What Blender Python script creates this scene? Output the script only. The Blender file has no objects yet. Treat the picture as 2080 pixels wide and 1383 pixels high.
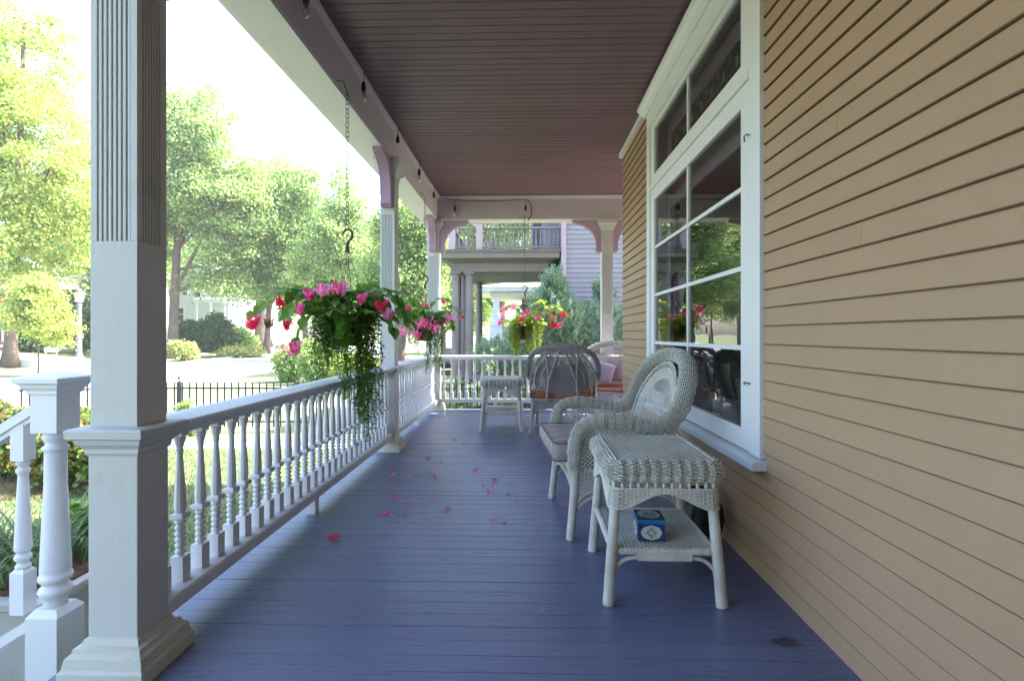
import bpy, math, random
import numpy as np
from mathutils import Vector
PI = math.pi
rnd = random.Random(7)
rng = np.random.default_rng(11)
sc = bpy.context.scene
C = sc.collection

# ------------------------------------------------------------------ camera
YAW = math.atan(0.025)
cam = bpy.data.cameras.new('camera'); cam.sensor_width = 36.0; cam.lens = 18.0
cam.shift_x = 0.0; cam.shift_y = -11.5 / 2080
cam.clip_start = 0.05; cam.clip_end = 1500
camo = bpy.data.objects.new('camera', cam); C.objects.link(camo)
camo.location = (0, 0, 1.2); camo.rotation_euler = (PI / 2, 0, YAW)
sc.camera = camo
# ------------------------------------------------------------------ light
SUN_EL, SUN_AZ = math.radians(52), math.radians(72)     # azimuth clockwise from +Y
w = bpy.data.worlds.new('World'); sc.world = w; w.use_nodes = True
nt = w.node_tree; nt.nodes.clear()
sky = nt.nodes.new('ShaderNodeTexSky'); sky.sky_type = 'NISHITA'; sky.sun_disc = False
sky.sun_elevation = SUN_EL; sky.sun_rotation = SUN_AZ
sky.air_density = 1.0; sky.dust_density = 2.5; sky.ozone_density = 1.0
bg = nt.nodes.new('ShaderNodeBackground'); bg.inputs[1].default_value = 0.15
wo = nt.nodes.new('ShaderNodeOutputWorld')
nt.links.new(sky.outputs[0], bg.inputs[0]); nt.links.new(bg.outputs[0], wo.inputs[0])
sl = bpy.data.lights.new('sun', 'SUN'); sl.energy = 3.6; sl.angle = math.radians(0.5); sl.color = (1.0, 0.95, 0.87)
so = bpy.data.objects.new('sun', sl); C.objects.link(so)
sd = Vector((math.sin(SUN_AZ) * math.cos(SUN_EL), math.cos(SUN_AZ) * math.cos(SUN_EL), math.sin(SUN_EL)))
so.rotation_euler = sd.to_track_quat('Z', 'Y').to_euler()
sc.view_settings.view_transform = 'Standard'; sc.view_settings.look = 'None'
sc.view_settings.gamma = 1.0; sc.view_settings.use_curve_mapping = False
sc.view_settings.exposure = 2.9
sc.cycles.max_bounces = 10; sc.cycles.diffuse_bounces = 6; sc.cycles.transparent_max_bounces = 16

# ------------------------------------------------------------------ helpers
def tag(o, label=None, cat=None, group=None, kind=None):
    if label: o['label'] = label
    if cat: o['category'] = cat
    if group: o['group'] = group
    if kind: o['kind'] = kind
    return o
def empty(name, loc=(0, 0, 0), rz=0, label=None, cat=None, group=None):
    o = bpy.data.objects.new(name, None); C.objects.link(o); o.empty_display_size = 0.1
    o.location = loc; o.rotation_euler = (0, 0, rz); tag(o, label, cat, group); return o
def copy_tree(o, parent=None):
    c = o.copy(); C.objects.link(c)
    if parent is not None: c.parent = parent
    for ch in list(o.children): copy_tree(ch, c)
    return c

class MB:
    def __init__(s): s.V = []; s.F = []; s.n = 0
    def add(s, V, F):
        V = np.asarray(V, float).reshape(-1, 3)
        s.V.append(V); o = s.n
        if isinstance(F, np.ndarray): F = F.tolist()
        s.F.extend([[i + o for i in f] for f in F]); s.n += len(V)
    def box(s, a, b):
        x0, y0, z0 = [min(p, q) for p, q in zip(a, b)]; x1, y1, z1 = [max(p, q) for p, q in zip(a, b)]
        s.add([(x0,y0,z0),(x1,y0,z0),(x1,y1,z0),(x0,y1,z0),(x0,y0,z1),(x1,y0,z1),(x1,y1,z1),(x0,y1,z1)],
              [(3,2,1,0),(4,5,6,7),(0,1,5,4),(1,2,6,5),(2,3,7,6),(3,0,4,7)])
        return s
    def prism(s, poly, a, b, ax):
        # poly: 2D points, extruded along axis ax (0,1,2) from a to b; other two axes in cyclic order
        n = len(poly); V = []
        for t in (a, b):
            for p in poly:
                q = [0, 0, 0]; q[ax] = t; q[(ax + 1) % 3] = p[0]; q[(ax + 2) % 3] = p[1]; V.append(q)
        F = [[i, (i + 1) % n, n + (i + 1) % n, n + i] for i in range(n)]
        F += [list(range(n))[::-1], [n + i for i in range(n)]]
        s.add(V, F); return s
    def rings(s, R, closed_ring=True, caps=True):
        # R (m, k, 3)
        R = np.asarray(R, float); m, k = R.shape[:2]
        F = []
        kk = k if closed_ring else k - 1
        for i in range(m - 1):
            for j in range(kk):
                j2 = (j + 1) % k
                F.append([i * k + j, i * k + j2, (i + 1) * k + j2, (i + 1) * k + j])
        if caps and closed_ring:
            F.append(list(range(k))[::-1]); F.append([(m - 1) * k + j for j in range(k)])
        s.add(R.reshape(-1, 3), F); return s
    def lathe(s, prof, c=(0, 0, 0), n=12, sq=False):
        # prof: (r, z)
        if sq: n = 4
        a = np.arange(n) / n * 2 * PI + (PI / 4 if sq else 0)
        k = math.sqrt(2) if sq else 1
        R = [[(c[0] + r * k * math.cos(t), c[1] + r * k * math.sin(t), c[2] + z) for t in a] for r, z in prof]
        return s.rings(R)
    def rectlathe(s, prof, cx, cy, hx, hy):
        # prof: (offset, z) around a rectangle
        R = [[(cx - hx - o, cy - hy - o, z), (cx + hx + o, cy - hy - o, z), (cx + hx + o, cy + hy + o, z), (cx - hx - o, cy + hy + o, z)] for o, z in prof]
        return s.rings(R)
    def tube(s, P, r, n=8, caps=True, closed=False):
        P = np.asarray(P, float); m = len(P)
        r = np.full(m, r) if np.isscalar(r) else np.asarray(r, float)
        T = np.gradient(P, axis=0)
        if closed: T = np.roll(P, -1, 0) - np.roll(P, 1, 0)
        T /= np.linalg.norm(T, axis=1)[:, None] + 1e-12
        up = np.array([0, 0, 1.0]) if abs(T[0][2]) < 0.9 else np.array([1.0, 0, 0])
        N = np.zeros_like(P); u = up
        for i in range(m):
            u = u - T[i] * u.dot(T[i]); u /= np.linalg.norm(u) + 1e-12; N[i] = u
        B = np.cross(T, N); a = np.arange(n) / n * 2 * PI
        R = P[:, None] + r[:, None, None] * (np.cos(a)[None, :, None] * N[:, None] + np.sin(a)[None, :, None] * B[:, None])
        if closed:
            R = np.concatenate([R, R[:1]]); return s.rings(R, caps=False)
        return s.rings(R, caps=caps)
    def ell(s, c, r, n=8, m=6):
        pr = [(max(1e-4, math.sin(PI * i / m)), -math.cos(PI * i / m)) for i in range(m + 1)]
        a = np.arange(n) / n * 2 * PI
        R = [[(c[0] + r[0] * p * math.cos(t), c[1] + r[1] * p * math.sin(t), c[2] + r[2] * z) for t in a] for p, z in pr]
        return s.rings(R)
    def strands(s, P, N, rs, rn):
        # P (m,n,3) m strands; flat 4-sided ribbons; rs half width sideways, rn half thickness along normal
        T = np.gradient(P, axis=1); T /= np.linalg.norm(T, axis=2)[..., None] + 1e-12
        S = np.cross(T, N); S /= np.linalg.norm(S, axis=2)[..., None] + 1e-12
        V = np.stack([P + S * rs, P + N * rn, P - S * rs, P - N * rn], axis=2)
        m, n = P.shape[:2]
        idx = np.arange(m * n * 4).reshape(m, n, 4)
        q = []
        for j in range(4):
            j2 = (j + 1) % 4
            q.append(np.stack([idx[:, :-1, j], idx[:, :-1, j2], idx[:, 1:, j2], idx[:, 1:, j]], axis=-1).reshape(-1, 4))
        s.add(V.reshape(-1, 3), np.concatenate(q)); return s
    def weave(s, S, nu, nv, amp=0.0035, rw=0.0042, rt=0.003, stake=0.0035, phase=True, du=2, sv=None):
        # S(u,v)->(...,3), u,v in [0,1]. wefts along u, stakes along v.
        def nrm(U, V):
            e = 1e-3
            a = S(U + e, V) - S(U - e, V); b = S(U, V + e) - S(U, V - e)
            N = np.cross(a, b); return N / (np.linalg.norm(N, axis=-1)[..., None] + 1e-12)
        k = nu * du + 1
        u = np.linspace(0, 1, k); v = (np.arange(nv) + 0.5) / nv
        U, V = np.meshgrid(u, v)
        P = S(U, V); N = nrm(U, V)
        ph = np.cos(PI * np.arange(k) / du)[None, :] * np.where(np.arange(nv) % 2 == 0, 1, -1)[:, None]
        s.strands(P + N * (amp * ph)[..., None], N, rw, rt)
        sv = sv or max(6, nv // 3)
        us = (np.arange(nu + 1)) / nu; vs = np.linspace(0, 1, sv)
        V2, U2 = np.meshgrid(vs, us)
        s.strands(S(U2, V2), nrm(U2, V2), stake, stake * 0.7)
        return s
    def lattice(s, S, nu, nv, r=0.003):
        # crossing diagonals
        def nrm(U, V):
            e = 1e-3
            a = S(U + e, V) - S(U - e, V); b = S(U, V + e) - S(U, V - e)
            N = np.cross(a, b); return N / (np.linalg.norm(N, axis=-1)[..., None] + 1e-12)
        for sgn in (1, -1):
            slope = nv / nu
            for k in range(-nv, nu + 1):
                t = np.linspace(0, 1, 9)
                u = k / nu + t * slope; vv = t
                m = (u >= -1e-6) & (u <= 1 + 1e-6)
                if m.sum() < 2: continue
                uu = u[m]; v2 = vv[m] if sgn > 0 else 1 - vv[m]
                P = S(uu[None], v2[None]); N = nrm(uu[None], v2[None])
                s.strands(P + N * 0.002 * sgn, N, r, r * 0.7)
        return s
    def build(s, name, mat, parent=None, smooth=False, label=None, bevel=0):
        me = bpy.data.meshes.new(name)
        V = np.concatenate(s.V) if s.V else np.zeros((0, 3))
        L = np.fromiter((i for f in s.F for i in f), dtype=np.int32)
        sz = np.fromiter((len(f) for f in s.F), dtype=np.int32)
        st = np.concatenate([[0], np.cumsum(sz)[:-1]]).astype(np.int32)
        me.vertices.add(len(V)); me.vertices.foreach_set('co', V.astype(np.float32).ravel())
        me.loops.add(len(L)); me.loops.foreach_set('vertex_index', L)
        me.polygons.add(len(sz)); me.polygons.foreach_set('loop_start', st); me.polygons.foreach_set('loop_total', sz)
        me.polygons.foreach_set('use_smooth', np.full(len(sz), bool(smooth)))
        me.update(calc_edges=True); me.validate()
        if mat: me.materials.append(mat)
        o = bpy.data.objects.new(name, me); C.objects.link(o)
        if parent is not None: o.parent = parent
        if label: o['label'] = label
        if bevel:
            b = o.modifiers.new('b', 'BEVEL'); b.width = bevel; b.segments = 2; b.limit_method = 'ANGLE'; b.angle_limit = 0.6
        return o

# ------------------------------------------------------------------ materials
def newmat(name):
    m = bpy.data.materials.new(name); m.use_nodes = True
    n = m.node_tree.nodes; b = n['Principled BSDF']; return m, m.node_tree, b
def mixcol(nt, fac, a, b, blend='MIX'):
    x = nt.nodes.new('ShaderNodeMix'); x.data_type = 'RGBA'; x.blend_type = blend
    for s, v in ((x.inputs[0], fac), (x.inputs[6], a), (x.inputs[7], b)):
        if hasattr(v, 'is_linked') or isinstance(v, bpy.types.NodeSocket): nt.links.new(v, s)
        else: s.default_value = v if not isinstance(v, tuple) else (*v[:3], 1)
    return x.outputs[2]
def noise(nt, scale, detail=4, vec=None, rough=0.55):
    t = nt.nodes.new('ShaderNodeTexNoise'); t.inputs['Scale'].default_value = scale; t.inputs['Detail'].default_value = detail
    t.inputs['Roughness'].default_value = rough
    if vec is None:
        tc = nt.nodes.new('ShaderNodeTexCoord'); vec = tc.outputs['Object']
    nt.links.new(vec, t.inputs['Vector']); return t.outputs['Fac']
def ramp(nt, fac, stops):
    r = nt.nodes.new('ShaderNodeValToRGB'); nt.links.new(fac, r.inputs[0])
    e = r.color_ramp.elements
    while len(e) < len(stops): e.new(0.5)
    for x, (p, c) in zip(e, stops): x.position = p; x.color = (*c[:3], 1)
    return r.outputs[0]
def mapped(nt, scale, coord='Object'):
    tc = nt.nodes.new('ShaderNodeTexCoord'); mp = nt.nodes.new('ShaderNodeMapping')
    mp.inputs['Scale'].default_value = scale; nt.links.new(tc.outputs[coord], mp.inputs[0]); return mp.outputs[0]
def bump(nt, b, h, strength=0.3, dist=0.01):
    x = nt.nodes.new('ShaderNodeBump'); x.inputs['Strength'].default_value = strength; x.inputs['Distance'].default_value = dist
    nt.links.new(h, x.inputs['Height']); nt.links.new(x.outputs[0], b.inputs['Normal'])
def paint(name, col, rough=0.45, dirt=None, dscale=3, damt=0.35, var=0.08, grain=(1, 1, 1), gs=30, bs=0.15, spec=0.5):
    m, nt, b = newmat(name)
    c2 = tuple(max(0, x * (1 - var * 2)) for x in col)
    f = noise(nt, 2.2, 5)
    c = ramp(nt, f, [(0.3, c2), (0.7, col)])
    if dirt:
        f2 = noise(nt, dscale, 8, rough=0.75)
        g = ramp(nt, f2, [(0.56, (0, 0, 0)), (0.74, (damt,) * 3)])
        c = mixcol(nt, g, c, dirt)
    if dirt:
        f3 = noise(nt, 26, 8, None, .8)
        c = mixcol(nt, ramp(nt, f3, [(0.70, (0, 0, 0)), (0.725, (.75,) * 3)]), c, tuple(x * .5 for x in dirt))
    nt.links.new(c, b.inputs['Base Color'])
    b.inputs['Roughness'].default_value = rough
    b.inputs['Specular IOR Level'].default_value = spec
    bump(nt, b, noise(nt, gs, 5, mapped(nt, grain)), bs, 0.004)
    return m
M = {}
M['white'] = paint('white_paint', (0.69, 0.68, 0.70), 0.42, (0.32, 0.31, 0.22), 4, 0.30, 0.03, (1, 1, 0.15), 60)
M['post'] = paint('post_paint', (0.57, 0.57, 0.54), 0.5, (0.34, 0.35, 0.22), 5, 0.45, 0.03, (1, 1, 0.12), 50, 0.3)
M['base'] = paint('weathered_base_paint', (0.60, 0.59, 0.50), 0.55, (0.36, 0.37, 0.13), 6, 0.9, 0.06, (1, 1, 0.4), 60, 0.5)
M['beam'] = paint('beam_paint', (0.56, 0.49, 0.55), 0.5, (0.4, 0.36, 0.36), 3, 0.3, 0.03, (1, 0.05, 1), 60, 0.25)
M['lav'] = paint('lavender_paint', (0.52, 0.36, 0.50), 0.5, None, 3, 0, 0.05)
M['trim'] = paint('window_trim_paint', (0.70, 0.71, 0.71), 0.4, (0.42, 0.4, 0.32), 5, 0.25, 0.03, (1, 0.1, 0.6), 60)
M['iron'] = paint('black_iron', (0.03, 0.03, 0.04), 0.45)
M['black'] = paint('black_plastic', (0.012, 0.012, 0.014), 0.4)
M['concrete'] = paint('concrete', (0.52, 0.50, 0.47), 0.85, (0.3, 0.28, 0.25), 5, 0.5, 0.08, (1, 1, 1), 40, 0.4)
M['bark'] = paint('bark', (0.16, 0.12, 0.10), 0.9, (0.07, 0.05, 0.04), 5, 0.8, 0.2, (1, 1, 0.15), 12, 1.0)
M['terra'] = paint('terracotta_plastic', (0.16, 0.045, 0.025), 0.5)
M['rust'] = paint('rusty_wire', (0.13, 0.05, 0.03), 0.6)
M['stem'] = paint('plant_stem', (0.10, 0.12, 0.04), 0.6)

def floor_mat():
    m, nt, b = newmat('porch_floor_paint')
    geo = nt.nodes.new('ShaderNodeNewGeometry')
    r = ramp(nt, geo.outputs['Random Per Island'], [(0, (0.122, 0.130, 0.220)), (1, (0.145, 0.155, 0.250))])
    g = noise(nt, 9, 6, mapped(nt, (0.35, 9, 1)), 0.7)
    c = mixcol(nt, ramp(nt, g, [(0.35, (0, 0, 0)), (0.8, (0.5,) * 3)]), r, (0.19, 0.23, 0.37))
    s = noise(nt, 1.3, 6)
    c = mixcol(nt, ramp(nt, s, [(0.45, (0, 0, 0)), (0.75, (0.35,) * 3)]), c, (0.085, 0.10, 0.19))
    # worn walking path, scuffs and a dark spill mark
    tc = nt.nodes.new('ShaderNodeTexCoord'); sx = nt.nodes.new('ShaderNodeVectorMath'); sx.operation = 'DISTANCE'; sx.inputs[1].default_value = (1.02, 2.0, 0)
    mpn = nt.nodes.new('ShaderNodeMapping'); mpn.inputs['Scale'].default_value = (1.0, 1.7, 1); mpn.inputs['Location'].default_value = (0, -1.45, 0); nt.links.new(tc.outputs['Object'], mpn.inputs[0]); nt.links.new(mpn.outputs[0], sx.inputs[0])
    ad = nt.nodes.new('ShaderNodeMath'); ad.operation = 'MULTIPLY_ADD'; ad.inputs[1].default_value = .11; nt.links.new(noise(nt, 22, 5, None, .7), ad.inputs[0]); nt.links.new(sx.outputs['Value'], ad.inputs[2])
    c = mixcol(nt, ramp(nt, ad.outputs[0], [(.10, (.85,) * 3), (.125, (0, 0, 0))]), c, (.045, .03, .06))
    sc1 = noise(nt, 6, 8, mapped(nt, (1, 2.5, 1)), .8)
    c = mixcol(nt, ramp(nt, sc1, [(.60, (0, 0, 0)), (.72, (.3,) * 3)]), c, (.22, .24, .34))
    sc2 = noise(nt, 14, 8, mapped(nt, (.5, 4, 1)), .8)
    c = mixcol(nt, ramp(nt, sc2, [(.70, (0, 0, 0)), (.74, (.8,) * 3)]), c, (.05, .05, .08))
    sp = noise(nt, 140, 2)
    c = mixcol(nt, ramp(nt, sp, [(0.76, (0, 0, 0)), (0.79, (0.6,) * 3)]), c, (0.5, 0.52, 0.55))
    nt.links.new(c, b.inputs['Base Color'])
    rr = ramp(nt, g, [(0.3, (0.24,) * 3), (0.8, (0.42,) * 3)]); nt.links.new(rr, b.inputs['Roughness'])
    bump(nt, b, noise(nt, 20, 6, mapped(nt, (0.3, 14, 1))), 0.35, 0.003)
    return m
M['floor'] = floor_mat()
def boards_mat(name, a, bcol, sc_, rough=0.5):
    m, nt, b = newmat(name)
    geo = nt.nodes.new('ShaderNodeNewGeometry')
    r = ramp(nt, geo.outputs['Random Per Island'], [(0, a), (1, bcol)])
    f = noise(nt, 3, 5)
    c = mixcol(nt, ramp(nt, f, [(0.4, (0, 0, 0)), (0.8, (0.3,) * 3)]), r, tuple(x * 0.8 for x in a))
    nt.links.new(c, b.inputs['Base Color']); b.inputs['Roughness'].default_value = rough
    bump(nt, b, noise(nt, 25, 5, mapped(nt, sc_)), 0.25, 0.003)
    return m
M['ceil'] = boards_mat('ceiling_paint', (0.145, 0.078, 0.094), (0.180, 0.099, 0.116), (0.3, 8, 1), 0.38)
M['siding'] = boards_mat('tan_siding_paint', (0.385, 0.250, 0.150), (0.40, 0.262, 0.158), (1, 0.2, 6), 0.5)
M['nsiding'] = boards_mat('grey_siding_paint', (0.205, 0.20, 0.225), (0.235, 0.23, 0.255), (0.2, 0.2, 6), 0.6)
M['ntrim'] = paint('neighbour_trim_paint', (0.15, 0.135, 0.11), 0.6)
M['ncol'] = paint('neighbour_column_paint', (0.20, 0.17, 0.165), 0.6)
M['ncorner'] = paint('corner_board_paint', (0.36, 0.29, 0.31), 0.6)
M['darkgap'] = paint('dark_gap', (0.01, 0.01, 0.012), 0.9)
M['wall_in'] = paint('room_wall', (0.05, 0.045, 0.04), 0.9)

def wicker(name, col, dirt):
    m, nt, b = newmat(name)
    f = noise(nt, 5, 7, None, 0.7)
    c = mixcol(nt, ramp(nt, f, [(0.42, (0, 0, 0)), (0.72, (0.75,) * 3)]), col, dirt)
    f2 = noise(nt, 90, 3)
    c = mixcol(nt, ramp(nt, f2, [(0.62, (0, 0, 0)), (0.7, (0.5,) * 3)]), c, tuple(x * 0.5 for x in dirt))
    nt.links.new(c, b.inputs['Base Color']); b.inputs['Roughness'].default_value = 0.55
    return m
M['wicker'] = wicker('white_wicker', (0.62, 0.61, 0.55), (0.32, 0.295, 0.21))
M['wcore'] = paint('shadowed_cane_core', (0.09, 0.085, 0.07), .9)  # dark inner layers added so the weave gaps look shaded
M['wicker2'] = wicker('grey_wicker', (0.33, 0.31, 0.30), (0.16, 0.145, 0.13))  # same wicker with the shade put into a darker colour
M['wicker3'] = wicker('pale_wicker', (0.62, 0.58, 0.58), (0.42, 0.38, 0.36))  # same wicker with light put into a paler pink tone

def leafmat(name, cols, trans=0.45, rough=0.5):
    m, nt, b = newmat(name)
    geo = nt.nodes.new('ShaderNodeNewGeometry')
    n = len(cols)
    c = ramp(nt, geo.outputs['Random Per Island'], [(i / max(1, n - 1), k) for i, k in enumerate(cols)])
    nt.links.new(c, b.inputs['Base Color']); b.inputs['Roughness'].default_value = rough
    b.inputs['Specular IOR Level'].default_value = 0.3
    tr = nt.nodes.new('ShaderNodeBsdfTranslucent')
    hs = nt.nodes.new('ShaderNodeHueSaturation'); hs.inputs['Value'].default_value = 1.5; hs.inputs['Hue'].default_value = 0.485
    nt.links.new(c, hs.inputs['Color']); nt.links.new(hs.outputs[0], tr.inputs[0])
    mx = nt.nodes.new('ShaderNodeMixShader'); mx.inputs[0].default_value = trans
    out = nt.nodes['Material Output']
    nt.links.new(b.outputs[0], mx.inputs[1]); nt.links.new(tr.outputs[0], mx.inputs[2]); nt.links.new(mx.outputs[0], out.inputs[0])
    return m
M['leaf_y'] = leafmat('maple_leaves', [(0.12, 0.22, 0.04), (0.24, 0.38, 0.09), (0.34, 0.46, 0.13), (0.44, 0.48, 0.16), (0.50, 0.38, 0.15)], .6)
M['leaf_g'] = leafmat('green_tree_leaves', [(0.07, 0.16, 0.05), (0.16, 0.29, 0.09), (0.25, 0.37, 0.12), (0.36, 0.42, 0.17)], .6)
M['leaf_m'] = leafmat('mid_green_leaves', [(0.10, 0.20, 0.06), (0.22, 0.35, 0.11), (0.30, 0.41, 0.15), (0.42, 0.46, 0.20)], .5)
M['leaf_d'] = leafmat('dark_shrub_leaves', [(0.035, 0.08, 0.025), (0.06, 0.13, 0.035), (0.09, 0.17, 0.05)], 0.3)
M['leaf_ever'] = leafmat('evergreen_sprays', [(0.09, 0.17, 0.12), (0.17, 0.28, 0.19), (0.30, 0.42, 0.26)], 0.35)
M['leaf_hyd'] = leafmat('hydrangea_leaves', [(0.12, 0.26, 0.06), (0.20, 0.36, 0.10), (0.30, 0.42, 0.14)], 0.35)
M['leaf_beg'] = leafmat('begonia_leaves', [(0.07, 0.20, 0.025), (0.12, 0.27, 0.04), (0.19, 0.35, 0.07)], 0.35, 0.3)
M['leaf_beg_y'] = leafmat('sunlit_begonia_leaves', [(0.16, 0.30, 0.03), (0.26, 0.38, 0.05), (0.38, 0.40, 0.06)], 0.4, 0.35)  # yellow sunlight put into the leaf colours
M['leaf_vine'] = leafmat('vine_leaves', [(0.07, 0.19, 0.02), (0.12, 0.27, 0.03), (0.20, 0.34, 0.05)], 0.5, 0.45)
M['leaf_vine_y'] = leafmat('sunlit_vine_leaves', [(0.14, 0.27, 0.03), (0.24, 0.34, 0.05), (0.34, 0.36, 0.07)], 0.45, 0.45)  # brighter vine copy with sun painted into its greens
M['hedge'] = leafmat('rose_hedge_leaves', [(0.06, 0.13, 0.02), (0.12, 0.20, 0.04), (0.2, 0.24, 0.07), (0.24, 0.1, 0.04)], 0.35)
M['pink'] = leafmat('pink_petals', [(0.72, 0.02, 0.12), (0.82, 0.07, 0.28), (0.86, 0.22, 0.46), (.86, .40, .58)], 0.4)
M['palepink'] = leafmat('pale_pink_petals', [(0.85, 0.25, 0.45), (0.85, 0.42, 0.6), (0.8, 0.10, 0.3)], 0.4)
M['red'] = leafmat('red_petals', [(0.75, 0.02, 0.04), (0.8, 0.03, 0.09), (0.8, 0.08, 0.2)], 0.4)
M['dried'] = leafmat('dried_petals', [(0.25, 0.12, 0.05), (0.42, 0.24, 0.12), (0.5, 0.33, 0.2)], 0.3)
M['whiteflower'] = leafmat('white_flowerheads', [(0.62, 0.66, 0.5), (0.72, 0.72, 0.62), (0.6, 0.7, 0.4)], 0.3)
M['yellowflower'] = leafmat('goldenrod', [(0.2, 0.32, 0.10), (0.30, 0.38, 0.14), (0.40, 0.42, 0.16), (0.6, 0.48, 0.12)], 0.3)
M['grassblade'] = leafmat('grass_blades', [(0.08, 0.15, 0.05), (0.15, 0.22, 0.1), (0.25, 0.27, 0.15)], 0.3)

def ground_mat(name, cols, sc1, sc2, bs=0.6):
    m, nt, b = newmat(name)
    f = noise(nt, sc1, 8, None, 0.7); f2 = noise(nt, sc2, 6, None, 0.7)
    c = ramp(nt, f, [(0.3, cols[0]), (0.7, cols[1])])
    c = mixcol(nt, ramp(nt, f2, [(0.45, (0, 0, 0)), (0.7, (0.6,) * 3)]), c, cols[2])
    nt.links.new(c, b.inputs['Base Color']); b.inputs['Roughness'].default_value = 0.9
    bump(nt, b, f, bs, 0.03); return m
M['lawn'] = ground_mat('lawn', [(0.11, 0.15, 0.055), (0.18, 0.22, 0.09), (0.26, 0.25, 0.14)], 30, 1.2)
M['road'] = ground_mat('road', [(0.30, 0.29, 0.28), (0.36, 0.35, 0.34), (0.25, 0.25, 0.25)], 20, 0.6, 0.2)
M['mulch'] = ground_mat('mulch', [(0.10, 0.04, 0.02), (0.26, 0.11, 0.06), (0.06, 0.03, 0.02)], 40, 9, 1.0)

# ------------------------------------------------------------------ pixel helper for the background (photo pixels, 2080 wide)
GZ = -1.0
def ray(px):
    xc = (px - 1040) / 1040; return xc
def at(px, zc):
    xc = ray(px); c, s = math.cos(YAW), math.sin(YAW)
    return (zc * (xc * c - s), zc * (xc * s + c))
def hh(py, zc): return 1.2 + (680 - py) / 1040 * zc
def gz(py, g=GZ): return (1.2 - g) / ((py - 680) / 1040)

# ------------------------------------------------------------------ ground, road, paths
def structure(o): return tag(o, kind='structure')
def sheet(name, poly, z, mat):
    mb = MB(); mb.add([(x, y, z) for x, y in poly], [list(range(len(poly)))]); return structure(mb.build(name, mat))
# one ground sheet with a bank rising beyond the far pavement
gx = [-400, -120, -60, -42, -37.5, -33, 60, 400]; gh = [1.2, 0.4, 0.1, 0.0, -0.25, -1.0, -1.0, -1.0]
mb = MB(); V = []; F = []
ys = [-60, 8, 30, 60, 100, 200, 700]
for y in ys:
    for x, h in zip(gx, gh): V.append((x - (y - 24) * 0.10 * (1 if x < -20 else 0) if y < 110 else x, y, h))
for j in range(len(ys) - 1):
    for i in range(len(gx) - 1): a = j * len(gx) + i; F.append((a, a + 1, a + 1 + len(gx), a + len(gx)))
mb.add(V, F); structure(mb.build('ground', M['lawn']))
kx = lambda y: -24.3 - (y - 22) * 0.13
sheet('road', [(-15, -20), (-15, 130), (kx(130), 130), (kx(-20), -20)], GZ + 0.004, M['road'])
mb = MB()
mb.box((-15.0, -20, GZ - 0.1), (-14.85, 130, GZ + 0.12))
mb.add([(kx(-20) - .15, -20, GZ + .13), (kx(-20), -20, GZ + .13), (kx(130), 130, GZ + .13), (kx(130) - .15, 130, GZ + .13),
        (kx(-20), -20, GZ - .1), (kx(130), 130, GZ - .1)], [(0, 1, 2, 3), (1, 4, 5, 2)])
structure(mb.build('kerb', M['concrete']))
sheet('pavement', [(-14, 15.2), (6, 15.2), (6, 16.4), (-14, 16.4)], GZ + 0.008, M['concrete'])
sheet('far_pavement', [(kx(-10) - 3.2, -10), (kx(-10) - 5, -10), (kx(100) - 5, 100), (kx(100) - 3.2, 100)], GZ + 0.008, M['concrete'])
sheet('path', [(-14, 9.75), (-1.9, 9.75), (-1.9, 10.35), (-14, 10.35)], GZ + 0.010, M['concrete'])
sheet('flower_bed', [(-11.5, 6.3), (-6.2, 6.7), (-6.5, 8.2), (-11.5, 9.4)], GZ + 0.012, M['mulch'])
sheet('side_bed', [(-1.9, 8.6), (6, 8.6), (6, 14), (-1.9, 14)], GZ + 0.006, M['mulch'])
# grass tufts over the near lawn
def blades(n, region, h0, h1, wd, mat_name, name, cl=None):
    x = rng.uniform(region[0], region[1], n); y = rng.uniform(region[2], region[3], n)
    h = rng.uniform(h0, h1, n); a = rng.uniform(0, 2 * PI, n); lx = rng.normal(0, .4, n) * h; ly = rng.normal(0, .4, n) * h
    dx = np.cos(a) * wd; dy = np.sin(a) * wd; z = np.full(n, GZ)
    V = np.stack([np.stack([x - dx, y - dy, z], 1), np.stack([x + dx, y + dy, z], 1), np.stack([x + lx, y + ly, z + h], 1)], 1).reshape(-1, 3)
    F = np.arange(3 * n).reshape(n, 3)
    mb = MB(); mb.add(V, F); return mb.build(name, M[mat_name])
g1 = blades(60000, (-9.5, -1.9, 2.2, 9.6), 0.03, 0.08, 0.006, 'grassblade', 'lawn_grass')
tag(g1, 'short green lawn grass between the porch railing and the path', 'grass', kind='stuff')

# ------------------------------------------------------------------ porch floor
mb = MB(); y = -5.4; k = 0
while y < 8.22:
    y1 = y + 0.0935
    x1 = 1.19 if y1 < 6.22 else 5.0
    dz = rnd.uniform(-0.0012, 0.0008)
    e = 0.0016
    # bevelled board cross-section extruded along x
    mb.prism([(y, -0.03), (y1, -0.03), (y1, -e + dz), (y1 - e, dz), (y + e, dz), (y, -e + dz)], -1.66, x1, 0)
    y += 0.095
mb.build('porch_floor', M['floor']); structure(bpy.data.objects['porch_floor'])
# ------------------------------------------------------------------ the house
house = empty('house', (1.19, 0, -1), label='tan clapboard house with the covered porch, white posts and railings', cat='house')
house.location = (0, 0, 0)
mb = MB(); mb.box((-1.64, -5.4, -0.25), (1.15, 8.2, -0.035)); mb.box((1.15, 6.3, -0.25), (5, 8.2, -0.035))
mb.box((-1.67, -5.4, -0.3), (-1.645, 8.23, -0.012)); mb.box((-1.67, 8.232, -0.3), (5, 8.26, -0.012))
mb.build('floor_skirt', M['white'], house)
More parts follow.
